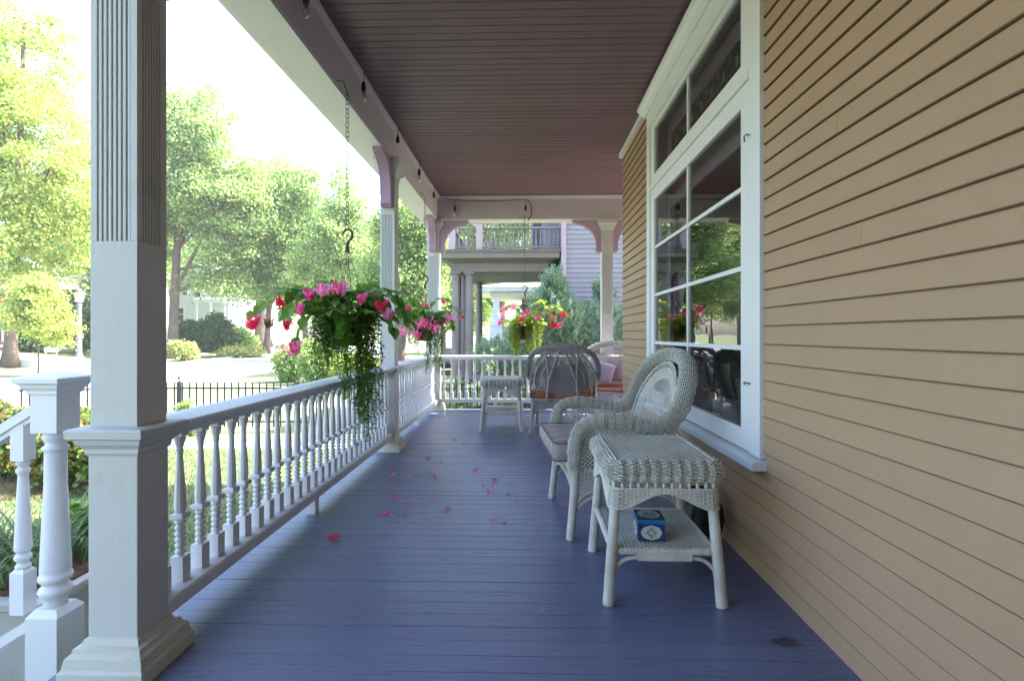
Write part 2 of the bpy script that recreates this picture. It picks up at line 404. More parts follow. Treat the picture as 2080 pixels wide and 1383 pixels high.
# siding
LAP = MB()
def siding(mb, plane, a0, a1, z0, z1, face, exp=0.089, z_origin=0.0, proj=0.014, joints=False):
    """plane 'x' : wall in plane x=face, facing -x, running along y from a0..a1"""
    z = z_origin + math.floor((z0 - z_origin) / exp) * exp
    rj = random.Random(int(a0 * 10) + 5); g = 0.0
    while z < z1:
        b = max(z, z0); t = min(z + exp, z1)
        if t - b > 0.008:
            fb = proj * (1 - (b - z) / exp); ft = proj * (1 - (t - z) / exp)
            cuts = [a0, a1]
            if joints and a1 - a0 > 3:
                q = a0 + rj.uniform(2.0, 7.5)
                while q < a1 - .4: cuts.insert(-1, q); q += rj.uniform(4, 7)
            for i in range(len(cuts) - 1):
                c0, c1 = cuts[i] + (.0003 if i else 0), cuts[i + 1] - (.0003 if i < len(cuts) - 2 else 0)
                j = rj.uniform(-.0008, .0008) if joints else 0
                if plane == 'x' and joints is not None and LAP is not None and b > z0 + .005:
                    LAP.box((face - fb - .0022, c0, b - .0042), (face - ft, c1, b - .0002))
                if plane == 'x':
                    mb.prism([(b, face + 0.02), (b, face - fb - 0.004 + j), (t - g, face - ft - 0.004 + j), (t - g, face + 0.02)], c0, c1, 1)
                elif plane == 'y':   # facing -y
                    mb.prism([(face - fb - 0.004, b), (face + 0.02, b), (face + 0.02, t - g), (face - ft - 0.004, t - g)], c0, c1, 0)
        z += exp
def prismfix(): pass
WX = 1.19
# MB.prism axis 1: cyclic order is (z, x)
mb = MB()
WY0, WY1, SILL, HEAD, CEIL = 2.55, 4.90, 0.585, 3.345, 3.39
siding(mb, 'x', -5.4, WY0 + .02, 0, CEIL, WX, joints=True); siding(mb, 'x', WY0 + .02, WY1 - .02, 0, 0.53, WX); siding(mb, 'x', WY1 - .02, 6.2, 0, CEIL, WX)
sw = mb.build('siding_wall', M['siding'], house)
M['lap'] = paint('grimy_board_edge', (0.13, 0.08, 0.045), .8)  # brown strips paint the shade line under each siding lap
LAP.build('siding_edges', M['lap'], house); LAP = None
mb = MB(); mb.box((1.19, 6.18, 0), (5, 6.21, CEIL)); mb.box((1.2, -5.4, CEIL + .1), (7, 6.2, 7.2))
mb.box((1.30, -5.4, -1), (7, 6.1, -0.02)); mb.box((-1.6, -1.36, -1), (1.17, -1.33, CEIL + .03))  # last box: end wall added unseen behind the camera to darken the porch
mb.build('house_body', M['siding'], house)
# shell walls keeping the room dark
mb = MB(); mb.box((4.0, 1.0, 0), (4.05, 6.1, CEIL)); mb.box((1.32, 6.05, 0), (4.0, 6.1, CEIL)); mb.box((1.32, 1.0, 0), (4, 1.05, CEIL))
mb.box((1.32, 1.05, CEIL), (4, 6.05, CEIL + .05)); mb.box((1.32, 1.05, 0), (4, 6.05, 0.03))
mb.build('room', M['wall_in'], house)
mb = MB(); mb.box((1.14, WY1 + .03, 3.335), (WX - .004, 6.24, 3.385)); mb.box((1.12, -5.4, 3.335), (WX - .004, WY0 - .04, 3.385))
mb.build('wall_crown', M['trim'], house)
# ceiling boards
mb = MB(); y = -5.4
while y < 8.1:
    y1 = y + 0.0855; e = 0.005
    x1 = 1.2 if y1 < 6.22 else 5
    dz = rnd.uniform(-0.0012, 0.0012)
    mb.prism([(y, CEIL + .03), (y, CEIL + e + dz), (y + e, CEIL + dz), (y1 - e, CEIL + dz), (y1, CEIL + e + dz), (y1, CEIL + .03)], -1.38, x1, 0)
    y += 0.0868
mb.build('porch_ceiling', M['ceil'], house)
# roof slab above
mb = MB(); mb.box((-1.9, -5.4, CEIL + .035), (1.3, 8.4, CEIL + .25)); mb.box((1.3, 6.2, CEIL + .036), (5, 8.4, CEIL + .25))
mb.prism([(-1.95, CEIL + .26), (1.3, CEIL + .26), (1.3, CEIL + 1.2)], 0, 1, 1) if False else None
mb.build('porch_roof', M['beam'], house)
# beams
BH = 3.02
mb = MB()
mb.box((-1.66, -5.4, BH + .012), (-1.38, 8.1 + .28, CEIL + .034))
mb.box((-1.38, 8.08, BH + .012), (5, 8.36, CEIL + .033))
mb.build('porch_beam', M['beam'], house, bevel=0.004)
mb = MB()   # underside board, outer fascia mouldings
mb.box((-1.655, -1.6, BH), (-1.385, 8.36, BH + .010)); mb.box((-1.385, 8.085, BH), (5, 8.355, BH + .010))
mb.box((-1.69, -1.6, BH + .02), (-1.662, 8.4, BH + .10)); mb.box((-1.74, -1.6, BH + .07), (-1.692, 8.42, BH + .42)); mb.box((-1.80, -1.6, BH + .30), (-1.742, 8.45, BH + .5))
mb.build('beam_soffit', M['white'], house, bevel=0.003)
mb = MB()
mb.prism([(CEIL - .002, -1.378), (CEIL - .002, -1.335), (CEIL - .012, -1.335), (CEIL - .045, -1.372), (CEIL - .06, -1.378)], -5.4, 8.075, 1)
mb.prism([(8.078, CEIL - .06), (8.078, CEIL - .003), (8.04, CEIL - .003), (8.04, CEIL - .012), (8.07, CEIL - .045)], -1.335, 5, 0)
mb.build('beam_cove', M['beam'], house)

# ------------------------------------------------------------------ posts
def fluted(mb, cx, cy, hx, hy, z0, z1, fz0, fz1, nf=7, faces=('-y', '+x')):
    # solid core slightly inset, plus front skin of strips forming grooves
    d = 0.008
    mb.box((cx - hx + d, cy - hy + d, z0), (cx + hx - d, cy + hy - d, z1))
    def face(axis, sign, half, other, c_axis, c_other):
        W = 2 * half; m = W * 0.14; gw = 0.38; pitch = (W - 2 * m) / nf
        segs = [(-half, -half + m)]
        for i in range(nf):
            a = -half + m + i * pitch
            segs.append((a + pitch * gw, a + pitch))
        segs[0] = (-half, -half + m)
        segs.append((half - m, half))
        for (zz0, zz1) in ((z0, fz0), (fz1, z1)):
            yield (-half, half, zz0, zz1)
        for a, b in segs: yield (a, b, fz0, fz1)
    for axis, sign in (('y', -1), ('y', 1), ('x', 1), ('x', -1)):
        half = hx if axis == 'y' else hy - d
        oth = hy if axis == 'y' else hx
        for a, b, zz0, zz1 in face(axis, sign, half, oth, 0, 0):
            if axis == 'y': mb.box((cx + a, cy + sign * oth, zz0), (cx + b, cy + sign * (oth - d), zz1))
            else: mb.box((cx + sign * oth, cy + a, zz0), (cx + sign * (oth - d), cy + b, zz1))
def bracket(wd=0.10, L=0.36, Hh=0.50, parent=None, dirv='y-', c=(0, 0, 0)):
    # side profile in (out, z): top at z=0, against the post at out=0
    pts = [(0, 0), (L, 0), (L, -.035), (L - .03, -.045)]
    for i in range(9):
        t = i / 8; a = t * PI / 2
        pts.append((L - .05 - (L - .13) * math.sin(a), -.06 - (Hh - .16) * (1 - math.cos(a))))
    pts += [(.085, -Hh + .06), (.09, -Hh + .03), (.06, -Hh), (0, -Hh)]
    mb = MB()
    def put(poly, a, b):
        if dirv == 'y-': mb.prism([(z + c[2], c[1] - o) for o, z in poly][::-1] if False else [(c[2] + z, 0) for o, z in poly], 0, 0, 0)
    def slab(a, b, poly):
        n = len(poly); V = []
        for t in (a, b):
            for o, z in poly:
                if dirv == 'y-': V.append((c[0] + t, c[1] - o, c[2] + z))
                elif dirv == 'y+': V.append((c[0] + t, c[1] + o, c[2] + z))
                elif dirv == 'x+': V.append((c[0] + o, c[1] + t, c[2] + z))
                else: V.append((c[0] - o, c[1] + t, c[2] + z))
        F = [[i, (i + 1) % n, n + (i + 1) % n, n + i] for i in range(n)] + [list(range(n))[::-1], [n + i for i in range(n)]]
        mb.add(V, F)
    h = wd / 2
    # reeded edge: core plus raised ribs
    core = [(max(0, o - .006) if 0 < i < len(pts) - 1 else o, z + (.005 if 2 < i < len(pts) - 1 else 0)) for i, (o, z) in enumerate(pts)]
    slab(-h, h, core)
    rw = wd / 9
    for i in range(5):
        a = -h + (i * 2) * rw
        slab(a + .0005, a + rw - .0005, pts)
    mb.build('bracket', M['lav'], parent)
def make_post(cx, cy, hx, hy, dirs, full_ped=True):
    p = empty('porch_post', (cx, cy, 0)); p.parent = house
    mb = MB(); fluted(mb, 0, 0, hx, hy, 0.86, 2.68, 1.53, 2.44)
    mb.build('shaft', M['post'], p, bevel=0.0015)
    mb = MB(); mb.rectlathe([(0.004, .08), (0.004, .805)], 0, 0, hx, hy); mb.build('pedestal', M['post'], p, bevel=0.003)
    mb = MB(); mb.rectlathe([(0.006, .775), (.012, .785), (.012, .80), (.03, .818), (.034, .835), (.05, .842), (.052, .868), (.045, .874), (.0, .878)], 0, 0, hx, hy)
    mb.build('ledge', M['post'], p)
    mb = MB(); mb.rectlathe([(.066, .0), (.064, .045), (.056, .055), (.055, .062), (.05, .088), (.036, .10), (.034, .112), (.018, .118), (.012, .135), (.005, .14)], 0, 0, hx, hy)
    mb.build('base', M['base'], p)
    mb = MB(); mb.rectlathe([(.003, 2.66), (.003, 2.84), (.012, 2.845), (.03, 2.90), (.055, 2.945), (.06, 2.95), (.06, BH)], 0, 0, hx, hy)
    mb.rectlathe([(.008, 2.655), (.008, 2.668)], 0, 0, hx, hy)
    mb.build('capital', M['post'], p)
    for d in dirs:
        L = 0.36 if d[0] == 'y' else 0.46
        off = {'y-': (0, -hy, BH - .002), 'y+': (0, hy, BH - .002), 'x+': (hx, 0, BH - .002), 'x-': (-hx, 0, BH - .002)}[d]
        bracket(0.10, L, 0.51, p, d, off)
    return p
make_post(-1.446, 1.84, .084, .074, ('y-', 'y+'))
make_post(-1.422, 5.34, .075, .075, ('y-', 'y+'))
make_post(-1.455, 8.17, .095, .085, ('y-', 'x+'))
make_post(1.30, 8.17, .088, .085, ('x-', 'x+'))
make_post(4.2, 8.17, .088, .085, ('x-',))

# ------------------------------------------------------------------ railings
def baluster_mesh():
    mb = MB(); s = .026
    mb.lathe([(s, .185), (s, .285)], sq=True)
    pr = [(.014, .285)]
    z = .29
    for i in range(6):
        pr += [(.013, z), (.020, z + .006), (.0215, z + .0115), (.020, z + .017), (.013, z + .023)]; z += .0245
    pr += [(.014, .437), (.0165, .44)]
    mb.lathe(pr, n=10)
    mb.lathe([(.0235, .437), (.0275, .444), (.0275, .456), (.02, .462)], sq=True)
    pr = [(.016, .46), (.022, .475), (.0235, .50), (.021, .56), (.0155, .64), (.0125, .70), (.0125, .715), (.016, .718), (.0125, .722), (.016, .726), (.0125, .730), (.017, .742), (.0225, .765), (.0235, .775), (.016, .78)]
    mb.lathe(pr, n=10)
    mb.lathe([(.024, .78), (.024, .815)], sq=True)
    o = mb.build('baluster', M['white']); me = o.data; bpy.data.objects.remove(o); 
    # mark square parts flat, round smooth
    for p in me.polygons: p.use_smooth = False
    return me
BAL = baluster_mesh()
def railing(p0, p1, n, block=None):
    r = empty('railing', (p0[0], p0[1], 0)); r.parent = house
    ang = math.atan2(p1[1] - p0[1], p1[0] - p0[0]); L = math.hypot(p1[0] - p0[0], p1[1] - p0[1])
    r.rotation_euler = (0, 0, ang)
    mb = MB()   # local x along rail; profile in (y,z)
    mb.prism([(-.045, .803), (.045, .803), (.052, .812), (.06, .815), (.066, .828), (.10, .838), (.104, .858), (.098, .866), (0, .874), (-.098, .866), (-.104, .858), (-.10, .838), (-.066, .828), (-.06, .815), (-.052, .812)], 0, L, 0)
    mb.build('handrail', M['white'], r)
    mb = MB(); mb.prism([(-.066, .125), (.066, .125), (.066, .172), (.06, .18), (0, .186), (-.06, .18), (-.066, .172)], 0, L, 0)
    mb.build('bottom_rail', M['white'], r)
    for i in range(n):
        b = bpy.data.objects.new('baluster', BAL); C.objects.link(b); b.parent = r
        b.location = ((i + .5) * L / n + rnd.uniform(-.003, .003), rnd.uniform(-.002, .002), 0); b.rotation_euler = (rnd.gauss(0, .003), rnd.gauss(0, .003), rnd.gauss(0, .03))
    if block:
        for q in block:
            mb = MB(); mb.box((q - .03, -.03, 0), (q + .03, .03, .125)); mb.build('support_block', M['white'], r, bevel=.002)
    return r
railing((-1.43, 1.92), (-1.43, 5.262), 28, (1.50,))
railing((-1.43, 5.42), (-1.43, 8.08), 22, (1.3,))
railing((-1.355, 8.17), (1.208, 8.17), 21, (1.3,))
railing((1.392, 8.17), (4.11, 8.17), 22)

# ------------------------------------------------------------------ steps, newel post and stair rail
mb = MB()
for i in range(5):
    mb.box((-1.67 - .30 * (i + 1), -1.2, GZ), (-1.668 - .30 * i, 1.65, -.17 * (i + 1)))
mb.build('steps', M['floor'], house)
nw = empty('newel_post', (-2.53, 2.70, 0)); nw.parent = house
mb = MB(); mb.rectlathe([(0, .68), (0, .905)], 0, 0, .072, .072); mb.build('block', M['white'], nw, bevel=.003)
mb = MB(); mb.rectlathe([(0.004, .885), (.012, .89), (.012, .905), (.028, .925), (.03, .935), (.05, .95), (.052, .972), (.045, .978), (-.071, 1.01)], 0, 0, .072, .072); mb.build('cap', M['white'], nw)
mb = MB(); mb.lathe([(.05, .685), (.052, .67), (.058, .66), (.058, .645), (.045, .63), (.044, .61), (.058, .60), (.060, .59), (.052, .58), (.048, .57), (.05, .4), (.058, .2), (.066, .0), (.068, -.06), (.066, -.075), (.072, -.085), (.076, -.10), (.070, -.115), (.060, -.125), (.056, -.14), (.072, -.155), (.076, -.17), (.068, -.19), (.055, -.21), (.05, -.225), (.06, -.27)], n=28)
mb.build('turning', M['white'], nw, smooth=True)
mb = MB(); mb.rectlathe([(-.02, -.25), (0.006, -.285), (0.006, GZ)], 0, 0, .08, .08); mb.build('foot_block', M['white'], nw, bevel=.003)
sr = empty('stair_rail', (-2.53, 2.70, 0)); sr.parent = house
SL = 0.62
mb = MB()
def slopebar(mb, x0, x1, zc, hw, z0, z1):
    V = []
    for x in (x0, x1):
        d = -(x0 - x) * SL * -1
        z = zc - (x0 - x) * SL
        V += [(x, -hw, z + z0), (x, hw, z + z0), (x, hw, z + z1), (x, -hw, z + z1)]
    mb.add(V, [(0, 1, 2, 3), (7, 6, 5, 4), (0, 4, 5, 1), (1, 5, 6, 2), (2, 6, 7, 3), (3, 7, 4, 0)])
slopebar(mb, -.075, -1.6, .84, .045, -.055, 0); slopebar(mb, -.075, -1.6, .785, .032, -.03, 0)
mb.build('sloped_handrail', M['white'], sr)
mb = MB(); slopebar(mb, -.09, -1.6, -.30, .035, -.06, 0); mb.build('sloped_bottom_rail', M['white'], sr)
for i in range(7):
    x = -.18 - i * .21; zt = .79 + (x + .075) * SL
    mb = MB(); mb.lathe([(.036, zt - .20), (.036, zt)], (x, 0, 0), sq=True)
    mb.lathe([(.022, zt - .20), (.033, zt - .212), (.03, zt - .225), (.02, zt - .235), (.032, zt - .25), (.03, zt - .265), (.022, zt - .28), (.028, zt - .40), (.038, zt - .66), (.038, zt - .68), (.026, zt - .70), (.038, zt - .715), (.038, zt - .73), (.024, zt - .75), (.036, zt - .77), (.026, zt - .785)], (x, 0, 0), n=16)
    mb.lathe([(.02, zt - .775), (.038, zt - .80), (.038, zt - 1.02)], (x, 0, 0), sq=True)
    mb.build('stair_baluster', M['white'], sr)

# ------------------------------------------------------------------ window
win = empty('window', (WX, WY0, 0)); win.parent = house
win.location = (0, 0, 0)
TX = WX - .035   # face of the casings
GY0, GY1 = 2.80, 4.66
mb = MB()
mb.box((TX, WY0, .59), (WX + .1, WY0 + .12, 3.12)); mb.box((TX, WY1 - .12, .59), (WX + .1, WY1, 3.12))
mb.box((TX, WY0 - .0, 3.12), (WX + .1, WY1 + .0, 3.29))
mb.box((TX - .002, WY0 + .121, 2.53), (WX + .1, WY1 - .121, 2.57))
mb.build('casing', M['trim'], win, bevel=.003)
mb = MB(); mb.prism([(3.27, TX - .001), (3.27, TX - .015), (3.285, TX - .02), (3.30, TX - .045), (3.325, TX - .065), (3.33, TX - .075), (3.355, TX - .078), (3.36, WX), (3.27, WX)], WY0 - .05, WY1 + .05, 1)
mb.build('head_moulding', M['trim'], win)
mb = MB(); mb.prism([(.535, TX - .05), (.578, TX - .05), (.59, WX + .1), (.535, WX + .1)], WY0 - .03, WY1 + .03, 1)
mb.build('sill', M['trim'], win, bevel=.003)
# storm sash: frame and muntins
SX0, SX1 = TX + .012, TX + .045
mb = MB()
a, b = WY0 + .122, WY1 - .122
mb.box((SX0, a, .592), (SX1, GY0, 2.528)); mb.box((SX0, GY1, .592), (SX1, b, 2.528))
mb.box((SX0 + .001, GY0, 2.42), (SX1, GY1, 2.528)); mb.box((SX0 + .001, GY0, .592), (SX1, GY1, .70))
mb.build('sash', M['trim'], win, bevel=.003)
mb = MB()
GM = (GY0 + GY1) / 2
for z in (1.99, 1.56, 1.13):
    mb.box((SX0 + .008, GY0, z - .013), (SX1 - .004, GY1, z + .013))
mb.box((SX0 + .006, GM - .014, .70), (SX1 - .002, GM + .014, 2.42))
mb.build('muntins', M['trim'], win)
mb = MB(); mb.box((SX0, a, 2.572), (SX1, GY0, 3.118)); mb.box((SX0, GY1, 2.572), (SX1, b, 3.118))
mb.box((SX0 + .001, GY0, 3.07), (SX1, GY1, 3.118)); mb.box((SX0 + .001, GY0, 2.572), (SX1, GY1, 2.65)); mb.box((SX0 + .006, GM - .014, 2.65), (SX1 - .002, GM + .014, 3.07))
mb.build('transom_sash', M['trim'], win, bevel=.003)
m, nt, b_ = newmat('window_glass')
out = nt.nodes['Material Output']; nt.nodes.remove(b_)
tr = nt.nodes.new('ShaderNodeBsdfTransparent'); tr.inputs[0].default_value = (.82, .84, .84, 1)
gl = nt.nodes.new('ShaderNodeBsdfGlossy'); gl.inputs['Roughness'].default_value = 0.0
fr = nt.nodes.new('ShaderNodeFresnel'); fr.inputs[0].default_value = 2.9
wv = nt.nodes.new('ShaderNodeBump'); wv.inputs['Strength'].default_value = .06; wv.inputs['Distance'].default_value = .02
nt.links.new(noise(nt, 3.0, 2), wv.inputs['Height']); nt.links.new(wv.outputs[0], gl.inputs['Normal'])
mx = nt.nodes.new('ShaderNodeMixShader')
nt.links.new(fr.outputs[0], mx.inputs[0]); nt.links.new(tr.outputs[0], mx.inputs[1]); nt.links.new(gl.outputs[0], mx.inputs[2]); nt.links.new(mx.outputs[0], out.inputs[0])
M['glass'] = m
mb = MB(); mb.add([(SX0 + .02, GY0 - .01, .69), (SX0 + .02, GY1 + .01, .69), (SX0 + .02, GY1 + .01, 2.43), (SX0 + .02, GY0 - .01, 2.43)], [(0, 3, 2, 1)]); mb.build('pane', M['glass'], win)
mb = MB(); mb.add([(SX0 + .02, GY0 - .01, 2.64), (SX0 + .02, GY1 + .01, 2.64), (SX0 + .02, GY1 + .01, 3.08), (SX0 + .02, GY0 - .01, 3.08)], [(0, 3, 2, 1)]); mb.build('transom_pane', M['glass'], win)
# inner window behind the storm sash
M['inner'] = paint('inner_frame_paint', (0.50, 0.46, 0.52), 0.5)
IX = WX + .10
mb = MB()
mb.box((IX, 2.5, .55), (IX + .03, GY0 + .09, 3.2)); mb.box((IX, GY1 - .09, .55), (IX + .03, 4.95, 3.2))
mb.box((IX + .001, GY0 + .09, 2.33), (IX + .03, GY1 - .09, 2.78)); mb.box((IX + .001, GY0 + .09, .55), (IX + .03, GY1 - .09, .80)); mb.box((IX + .001, GY0 + .09, 2.98), (IX + .03, GY1 - .09, 3.2))
mb.box((SX1 + .001, GY1 + .005, .56), (IX - .001, 4.78, 3.2)); mb.box((SX1 + .001, GY0 - .12, .56), (IX - .001, GY0 - .005, 3.2))
mb.build('inner_frame', M['inner'], win)
M['lead'] = paint('leaded_glass_dark', (0.05, 0.045, 0.05), 0.25)
mb = MB(); mb.box((IX + .012, GY0 + .09, 2.78), (IX + .018, GY1 - .09, 2.98))
mb.build('leaded_glass', M['lead'], win)
m, nt, b_ = newmat('came_metal'); b_.inputs['Base Color'].default_value = (.16, .16, .17, 1); b_.inputs['Metallic'].default_value = .6; b_.inputs['Roughness'].default_value = .5; M['came'] = m
mb = MB()
yy = GY0 + .10; i = 0
while yy < GY1 - .1:
    mb.box((IX + .006, yy, 2.78), (IX + .012, yy + .006, 2.98)); yy += .052
for z in (2.80, 2.84, 2.90, 2.95): mb.box((IX + .005, GY0 + .09, z), (IX + .0115, GY1 - .09, z + .005))
mb.build('came', M['came'], win)
m, nt, b_ = newmat('green_leaded_glass'); b_.inputs['Base Color'].default_value = (.25, .6, .10, 1); b_.inputs['Roughness'].default_value = .2; M['greenglass'] = m
mb = MB(); mbr = MB(); yy = GY0 + .14
while yy < GY1 - .15:
    mb.box((IX + .002, yy, 2.845), (IX + .009, yy + .03, 2.905)); mbr.box((IX + .002, yy + .09, 2.915), (IX + .009, yy + .13, 2.96)); yy += .208
mb.build('green_glass', M['greenglass'], win)
m, nt, b_ = newmat('rose_leaded_glass'); b_.inputs['Base Color'].default_value = (.30, .10, .12, 1); b_.inputs['Roughness'].default_value = .3
mbr.build('rose_glass', m, win)
# hooks / screws on the casing
mb = MB()
for z in (2.98, 2.22, .95):
    mb.tube([(TX - .004, WY0 + .10, z), (TX - .022, WY0 + .10, z + .004), (TX - .02, WY0 + .13, z + .006), (TX - .006, WY0 + .16, z - .01)], .004, 6)
mb.build('sash_hook', M['came'], win)

# ------------------------------------------------------------------ wicker side table
def spl(pts, n):
    P = np.array(pts, float); m = len(P)
    t = np.linspace(0, m - 1, n); out = []
    for x in t:
        i = min(int(x), m - 2); f = x - i
        p0 = P[max(i - 1, 0)]; p1 = P[i]; p2 = P[i + 1]; p3 = P[min(i + 2, m - 1)]
        out.append(0.5 * ((2 * p1) + (-p0 + p2) * f + (2 * p0 - 5 * p1 + 4 * p2 - p3) * f * f + (-p0 + 3 * p1 - 3 * p2 + p3) * f ** 3))
    return np.array(out)
def wrapped(P, r, pitch=0.011, n=10, mb=None, seed=0):
    P = np.asarray(P, float)
    L = np.linalg.norm(np.diff(P, axis=0), axis=1).sum()
    m = max(8, int(L / pitch) * 2)
    Q = spl(P, m) if len(P) > 2 else np.array([P[0] + (P[1] - P[0]) * t for t in np.linspace(0, 1, m)])
    rr = (np.interp(np.linspace(0, 1, m), np.linspace(0, 1, len(r)), r) if not np.isscalar(r) else np.full(m, r))
    rg = np.random.default_rng(seed)
    rr = rr * (1 + np.where(np.arange(m) % 2, .055, -.055)) + rg.normal(0, .0006, m)
    mb = mb or MB(); mb.tube(Q, rr, n); return mb
def rrect(hx, hy, rc, u):
    # rounded rectangle perimeter, u in [0,1] -> x, y, nx, ny
    sx, sy = 2 * (hx - rc), 2 * (hy - rc); arc = PI / 2 * rc; tot = 2 * sx + 2 * sy + 4 * arc
    s = (u % 1.0) * tot
    x = np.zeros_like(s); y = np.zeros_like(s); nx = np.zeros_like(s); ny = np.zeros_like(s)
    segs = [('l', sx, (-hx + rc, -hy), (1, 0), (0, -1)), ('a', arc, (hx - rc, -hy + rc), -PI / 2), ('l', sy, (hx, -hy + rc), (0, 1), (1, 0)), ('a', arc, (hx - rc, hy - rc), 0),
            ('l', sx, (hx - rc, hy), (-1, 0), (0, 1)), ('a', arc, (-hx + rc, hy - rc), PI / 2), ('l', sy, (-hx, hy - rc), (0, -1), (-1, 0)), ('a', arc, (-hx + rc, -hy + rc), PI)]
    o = 0
    for sg in segs:
        m = (s >= o - 1e-9) & (s <= o + sg[1] + 1e-9); t = s - o
        if sg[0] == 'l':
            x = np.where(m, sg[2][0] + sg[3][0] * t, x); y = np.where(m, sg[2][1] + sg[3][1] * t, y); nx = np.where(m, sg[4][0], nx); ny = np.where(m, sg[4][1], ny)
        else:
            a = sg[3] + t / rc; x = np.where(m, sg[2][0] + rc * np.cos(a), x); y = np.where(m, sg[2][1] + rc * np.sin(a), y); nx = np.where(m, np.cos(a), nx); ny = np.where(m, np.sin(a), ny)
        o += sg[1]
    return x, y, nx, ny, tot
def make_table(name, label, mat):
    t = empty(name, label=label, cat='side table', group='wicker side tables')
    HX, HY, Z = .245, .30, .640
    mb = MB()
    top = lambda u, v: np.stack([(u * 2 - 1) * (HX - .02), (v * 2 - 1) * (HY - .02), Z + .004 * np.cos((u - .5) * PI) * np.cos((v - .5) * PI)], -1)
    mb.weave(top, 26, 46, amp=.0034, rw=.0042, rt=.0028, stake=.003, sv=12)
    # border lines on the top
    for fx in (-.215, .215): mb.tube([(fx, -HY + .01, Z + .006), (fx, HY - .01, Z + .006)], .004, 6)
    mb.build('tabletop', mat, t)
    def roll(u, v):
        x, y, nx, ny, tot = rrect(HX, HY, .05, u)
        a = v * PI * 1.02
        rib = .0055 * np.cos(2 * PI * u * 42)
        out = .022 * np.sin(a) - .024 * (1 - np.sin(a)) * (v < .5) - .012 * (v > .5) * (1 - np.sin(a)) + rib
        z = Z - .043 + .044 * np.cos(a)
        return np.stack([x + nx * out, y + ny * out, z], -1)
    mb = MB(); mb.weave(roll, 92, 17, amp=.0036, rw=.0029, rt=.0026, stake=.0018, sv=12); mb.build('rolled_edge', mat, t)
    mb = MB(); mb.rectlathe([(-.02, Z - .075), (-.004, Z - .07), (.004, Z - .045), (-.004, Z - .018), (-.02, Z - .009)], 0, 0, HX - .01, HY - .01); mb.build('core', M['wcore'], t)  # dark filler added inside the roll as shade between strands
    mb = MB()
    for i in range(56):
        x, y, nx, ny, tot = rrect(HX - .006, HY - .006, .05, np.array([i / 56]))
        mb.ell((x[0], y[0], .534), (.0085, .0085, .0155), 8, 6)
    mb.build('beads', mat, t, smooth=True)
    def apron(u, v):
        x, y, nx, ny, tot = rrect(HX - .004, HY - .004, .05, u)
        cx = np.minimum(np.abs(x) / HX, 1); cy = np.minimum(np.abs(y) / HY, 1)
        k = np.where(np.abs(nx) > .7, cy, cx); k = np.where((np.abs(nx) > .05) & (np.abs(ny) > .05), 1, k)
        bot = .500 - .072 * (0.5 - 0.5 * np.cos(PI * np.clip(k * 1.12, 0, 1)))
        z = .518 + (bot - .518) * v
        fl = .006 * v * k
        return np.stack([x + nx * fl, y + ny * fl, z], -1)
    mb = MB(); mb.weave(apron, 110, 9, amp=.0025, rw=.0036, rt=.0024, stake=.003, sv=6)
    for v in (0.0, 1.0):
        uu = np.linspace(0, 1, 121)[:-1]; mb.tube(apron(uu, np.full_like(uu, v)), .0055, 6, closed=True)
    mb.build('apron', mat, t)
    feet = []
    for sx in (-1, 1):
        for sy in (-1, 1):
            P = [(sx * .205, sy * .255, .60), (sx * .25, sy * .285, 0)]
            wrapped(P, [.022, .023, .025, .026], mb=None, seed=sx + 3 * sy + 5).build('leg', mat, t, smooth=True)
    mb = MB()
    sx_, sy_ = .225, .262
    shelf = lambda u, v: np.stack([(u * 2 - 1) * (sx_ - .004), (v * 2 - 1) * (sy_ + .012), .246 - .012 * (1 - (2 * u - 1) ** 2)], -1)
    mb.weave(shelf, 24, 42, amp=.0034, rw=.0044, rt=.0028, stake=.003, sv=12)
    mb.build('shelf', mat, t)
    mb = MB(); mb.box((-sx_ + .01, -sy_ + .01, .222), (sx_ - .01, sy_ - .01, .226)); mb.build('shelf_board', M['wcore'], t)  # dark sheet added below the shelf weave as gap shade
    mb = MB()
    for s in (-1, 1):
        wrapped([(-sx_, s * (sy_ + .005), .232), (sx_, s * (sy_ + .005), .232)], .016, mb=mb)
        wrapped([(s * (sx_), -sy_, .232), (s * sx_, sy_, .232)], .017, mb=mb)
    for s in (-1, 1):   # wrapped drop with curved braces, front and back
        mb.box((-.12, s * (sy_ + .008) - .016, .196), (.12, s * (sy_ + .008) + .016, .232))
        for q in (-1, 1):
            mb.tube(spl([(q * .12, s * (sy_ + .008), .205), (q * .175, s * (sy_ + .008), .195), (q * .215, s * (sy_ + .01), .16), (q * .235, s * (sy_ + .012), .115)], 12), .009, 8)
    mb.build('stretchers', mat, t)
    return t
tab1 = make_table('side_table', 'white wicker side table in front, holding a blue box on its shelf', M['wicker'])
tab1.location = (.625, 2.575, 0); tab1.rotation_euler = (0, 0, math.radians(-.5))
tab2 = copy_tree(tab1); tab2['label'] = 'far wicker side table by the end railing with an empty shelf'
tab2.location = (-.295, 6.66, 0); tab2.rotation_euler = (0, 0, math.radians(1))

